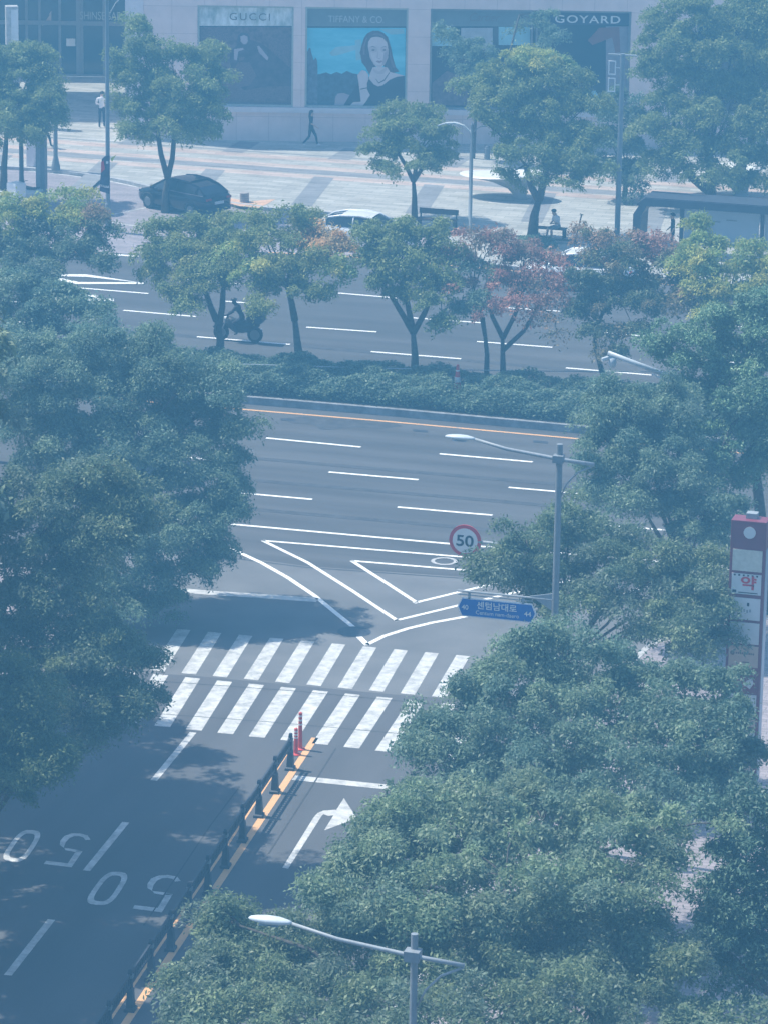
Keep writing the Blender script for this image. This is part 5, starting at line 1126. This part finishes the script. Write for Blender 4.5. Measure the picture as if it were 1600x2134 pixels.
# ------------------------------------------------------------------ people
def person(label, loc, rz, J, cols, hair='short', scale=1.0, group=None):
    t = thing('person', label, 'person', loc, rz, group)
    E_ = [('pelvis', 'waist'), ('waist', 'chest'), ('chest', 'neck'), ('neck', 'chin'), ('chin', 'head'), ('head', 'crown'), ('chin', 'nose')]
    for s_ in 'LR':
        E_ += [('chest', 'sh'+s_), ('sh'+s_, 'el'+s_), ('el'+s_, 'wr'+s_), ('wr'+s_, 'palm'+s_), ('pelvis', 'hip'+s_), ('hip'+s_, 'kn'+s_), ('kn'+s_, 'an'+s_), ('an'+s_, 'toe'+s_)]
    J = {k: Vector(v)*scale for k, v in J.items()}
    for s_, sg_ in (('L', -1), ('R', 1)):
        dv = (J['wr'+s_]-J['el'+s_]).normalized(); J['palm'+s_] = J['wr'+s_]+dv*.07
    hd = (J['head']-J['neck']).normalized(); J['chin'] = J['neck']+hd*.07; J['crown'] = J['head']+hd*.07
    fwd = Vector(J.get('face', (0, 1, 0))); J['nose'] = J['head']*0.55+J['chin']*.45+fwd.normalized()*.10; J.pop('face', None)
    rad = dict(pelvis=.135, waist=.12, chest=.145, neck=.055, chin=.075, head=.098, crown=.06, nose=.02)
    for s_ in 'LR': rad.update({'sh'+s_: .065, 'el'+s_: .048, 'wr'+s_: .03, 'palm'+s_: .034, 'hip'+s_: .10, 'kn'+s_: .066, 'an'+s_: .045, 'toe'+s_: .035})
    names_ = list(J); idx = {n: i for i, n in enumerate(names_)}
    me = bpy.data.meshes.new('figure'); me.from_pydata([J[n] for n in names_], [(idx[a], idx[b]) for a, b in E_], [])
    o = bpy.data.objects.new('tmp', me); COL.objects.link(o)
    md = o.modifiers.new('skin', 'SKIN'); md.use_smooth_shade = True
    for i, n in enumerate(names_):
        sv = me.skin_vertices[0].data[i]; r_ = rad[n]*scale
        sv.radius = (r_, r_*(.8 if n in ('pelvis', 'waist', 'chest') else 1)); sv.use_root = (n == 'pelvis')
    m2 = o.modifiers.new('sub', 'SUBSURF'); m2.levels = 1
    dg = bpy.context.evaluated_depsgraph_get(); dg.update()
    bm2 = bpy.data.meshes.new_from_object(o.evaluated_get(dg)); bpy.data.objects.remove(o)
    # five fingers on each hand
    mb = MB()
    for s_, sg_ in (('L', -1), ('R', 1)):
        dv = (J['wr'+s_]-J['el'+s_]).normalized(); sd = dv.cross(Vector((0, 1, .3))).normalized(); nn = dv.cross(sd)
        for k, (off, ln) in enumerate(((-.027, .06), (-.009, .075), (.009, .07), (.026, .052))):
            p0 = J['palm'+s_]+sd*off; mb.tube([tuple(p0), tuple(p0+dv*ln*.55+nn*.008), tuple(p0+dv*ln*.9+nn*.03)], [.010, .009, .007], 5)
        p0 = J['wr'+s_]+dv*.03+sd*(-.03*sg_); mb.tube([tuple(p0), tuple(p0+dv*.03-sd*sg_*.025), tuple(p0+dv*.06-sd*sg_*.03)], [.012, .010, .008], 5)
    vs = [tuple(v.co) for v in bm2.vertices]; fs = [tuple(p.vertices) for p in bm2.polygons]; n0 = len(vs); nf = len(fs)
    vs += mb.v; fs += [tuple(i+n0 for i in f) for f in mb.f]
    bpy.data.meshes.remove(bm2)
    fm = bpy.data.meshes.new('figure'); fm.from_pydata(vs, [], fs); fm.update()
    order = ['top', 'legs', 'skin', 'shoes', 'sleeve']
    for k in order: fm.materials.append(MT[cols[k]])
    bone = {}
    for a, b in E_:
        kk = 'skin' if a in ('neck', 'chin', 'head') or a.startswith('wr') else 'sleeve' if a.startswith('el') else 'legs' if a[:3] in ('hip',) or b[:3] == 'hip' or a[:2] == 'kn' else 'shoes' if a[:2] == 'an' else 'top'
        if a == 'kn'+a[-1]: kk = cols.get('shin', 'legs')
        bone[(a, b)] = kk
    for i, p in enumerate(fm.polygons):
        p.use_smooth = True
        if i >= nf: p.material_index = 2; continue
        c_ = Vector(p.center); best = None
        for (a, b), kk in bone.items():
            ab = J[b]-J[a]; tt = max(0, min(1, (c_-J[a]).dot(ab)/max(ab.length_squared, 1e-6))); d_ = (c_-J[a]-ab*tt).length - .5*(rad[a]*(1-tt)+rad[b]*tt)
            if best is None or d_ < best[0]: best = (d_, kk)
        p.material_index = order.index(best[1])
    fo = bpy.data.objects.new('figure', fm); COL.objects.link(fo); fo.parent = t
    if hair:
        hm = MB(); c_ = J['head']; up_ = hd; fw = (fwd-up_*fwd.dot(up_)).normalized(); sd = up_.cross(fw)
        rings = []
        lo = -.02 if hair == 'short' else -.24
        for z, rs, bk_ in ((lo, .075, .05), (0.0, .105, .03), (.06, .108, .015), (.11, .085, .0), (.14, .04, .0), (.147, .004, 0)):
            rings.append([tuple(c_+up_*z-fw*(bk_+.012)+(sd*math.cos(a_)+fw*math.sin(a_)*(.72 if math.sin(a_) > 0 and z < .09 else 1.05))*rs*scale) for a_ in np.linspace(0, 2*math.pi, 13)[:-1]])
        hm.loft(rings); hm.build('hair', cols.get('hair', 'hair'), t, smooth=True)
        for s_ in (-1, 1):
            em = MB(); em.lathe([(.004, -.004), (.011, 0), (.004, .004)], tuple(J['head']-up_*.015+fw*.088+sd*s_*.034), 6); em.build('eye', 'ink', t)
        em = MB(); pc = J['head']*.35+J['chin']*.65+fw*.082-up_*.012; em.tube([tuple(pc-sd*.022), tuple(pc+fw*.006), tuple(pc+sd*.022)], .005, 5); em.build('mouth', 'p_lip', t)
    return t
BASE = dict(pelvis=(0, 0, .93), waist=(0, .01, 1.08), chest=(0, .01, 1.30), neck=(0, .02, 1.46), head=(0, .04, 1.60),
            shL=(-.18, 0, 1.39), shR=(.18, 0, 1.39), elL=(-.24, -.06, 1.12), elR=(.24, .04, 1.12), wrL=(-.22, .04, .92), wrR=(.22, .20, .98),
            hipL=(-.09, 0, .88), hipR=(.09, 0, .88), knL=(-.10, .16, .50), knR=(.10, -.02, .48), anL=(-.10, .20, .09), anR=(.10, -.26, .12), toeL=(-.10, .34, .04), toeR=(.10, -.14, .04))
WALK = dict(BASE, anL=(-.10, .30, .08), knL=(-.10, .22, .49), toeL=(-.1, .46, .04), knR=(.1, -.05, .47), anR=(.1, -.36, .11), toeR=(.1, -.24, .03), elR=(.22, .08, 1.13), wrR=(.2, .36, .97))
cl = dict(top='shirt', legs='trousers', skin='skin', shoes='black', sleeve='shirt')
mp_ = P(213, 266, ZP)
person('man in a white shirt and dark trousers walking away beside the street lamp', mp_, R(8), dict(BASE, elL=(-.27, -.02, 1.13), elR=(.27, -.02, 1.13), wrL=(-.16, .18, 1.06), wrR=(.16, .18, 1.06), head=(0, .08, 1.575), knL=(-.1, .02, .48), anL=(-.1, -.10, .09), toeL=(-.1, .05, .04), anR=(.1, .06, .09), knR=(.1, .06, .48), toeR=(.1, .2, .04)), cl, 'short', 1.05)
person('person in black with long dark hair striding past the shop wall', P(648, 304, ZP), R(-90), WALK, dict(top='cloth', legs='cloth', skin='skin', shoes='shirt', sleeve='skin'), 'long', 1.0)
SIT = dict(BASE, pelvis=(0, 0, .55), waist=(0, .05, .70), chest=(0, .10, .92), neck=(0, .16, 1.07), head=(0, .24, 1.19), shL=(-.18, .1, 1.0), shR=(.18, .1, 1.0), elL=(-.22, .12, .74), elR=(.22, .12, .74), wrL=(-.08, .32, .72), wrR=(.08, .32, .72),
           hipL=(-.09, .02, .53), hipR=(.09, .02, .53), knL=(-.12, .44, .50), knR=(.12, .44, .50), anL=(-.12, .40, .08), anR=(.12, .52, .08), toeL=(-.12, .54, .04), toeR=(.12, .66, .04), face=(0, .8, -.6))
person('person in a white top sitting on the bench looking down', (bn[0]+.38, bn[1]-.02, bn[2]), R(140), SIT, dict(top='shirt', legs='pole', skin='skin', shoes='shirt', sleeve='skin', shin='skin'), 'short', 1.0)
RIDE = dict(SIT, pelvis=(0, -.02, .93), waist=(0, .06, 1.08), chest=(0, .2, 1.30), neck=(0, .28, 1.45), head=(0, .36, 1.56), shL=(-.19, .22, 1.38), shR=(.19, .22, 1.38), elL=(-.34, .36, 1.16), elR=(.34, .36, 1.16), wrL=(-.33, .58, 1.06), wrR=(.33, .58, 1.06),
            hipL=(-.12, 0, .90), hipR=(.12, 0, .90), knL=(-.24, .34, .74), knR=(.24, .34, .74), anL=(-.24, .14, .36), anR=(.24, .14, .36), toeL=(-.24, .28, .32), toeR=(.24, .28, .32), face=(0, 1, -.2))
person('helmeted rider in dark clothes leaning over the delivery motorcycle', (bm_[0]+.18, bm_[1], 0.0), R(90), RIDE, dict(top='cloth', legs='trousers', skin='cloth', shoes='black', sleeve='cloth', hair='black'), 'short', 1.0)
person('dark clothed person mostly hidden behind the leaves by the square column', P(95, 308, ZP), R(-60), WALK, dict(top='cloth', legs='cloth', skin='skin', shoes='black', sleeve='cloth'), 'short', 1.0)
person('person leaning at the first post inside the bus shelter', (bs[0]+1.4, bs[1]+.95, ZP), R(100), dict(BASE, anL=(-.1, .05, .09), knL=(-.1, .04, .48), toeL=(-.1, .18, .04), anR=(.1, .02, .09), knR=(.1, .03, .48), toeR=(.1, .16, .04)), dict(top='p_dress', legs='trousers', skin='skin', shoes='shirt', sleeve='skin'), 'short', .98)

# ------------------------------------------------------------------ blue volume added for the veil of the window glass
HZ = MB(); HZ.box((-420, -320, -1.0), (420, 520, 42.0))
hm_ = bpy.data.materials.new('veil_volume'); hm_.use_nodes = True
hn = hm_.node_tree; hn.nodes.remove(hn.nodes['Principled BSDF'])
pv = hn.nodes.new('ShaderNodeVolumePrincipled'); pv.inputs['Density'].default_value = 0.0040
pv.inputs['Color'].default_value = (0.132, 0.385, 0.635, 1); pv.inputs['Anisotropy'].default_value = 0.0
hn.links.new(pv.outputs[0], hn.nodes['Material Output'].inputs['Volume'])
hz = HZ.build('veil_haze', hm_); tag(hz, kind='stuff')
open('/tmp/leafcount', 'w').write(str(NLEAF[0])); print('LEAVES', NLEAF[0], 'YF', YF, 'YD', YD)
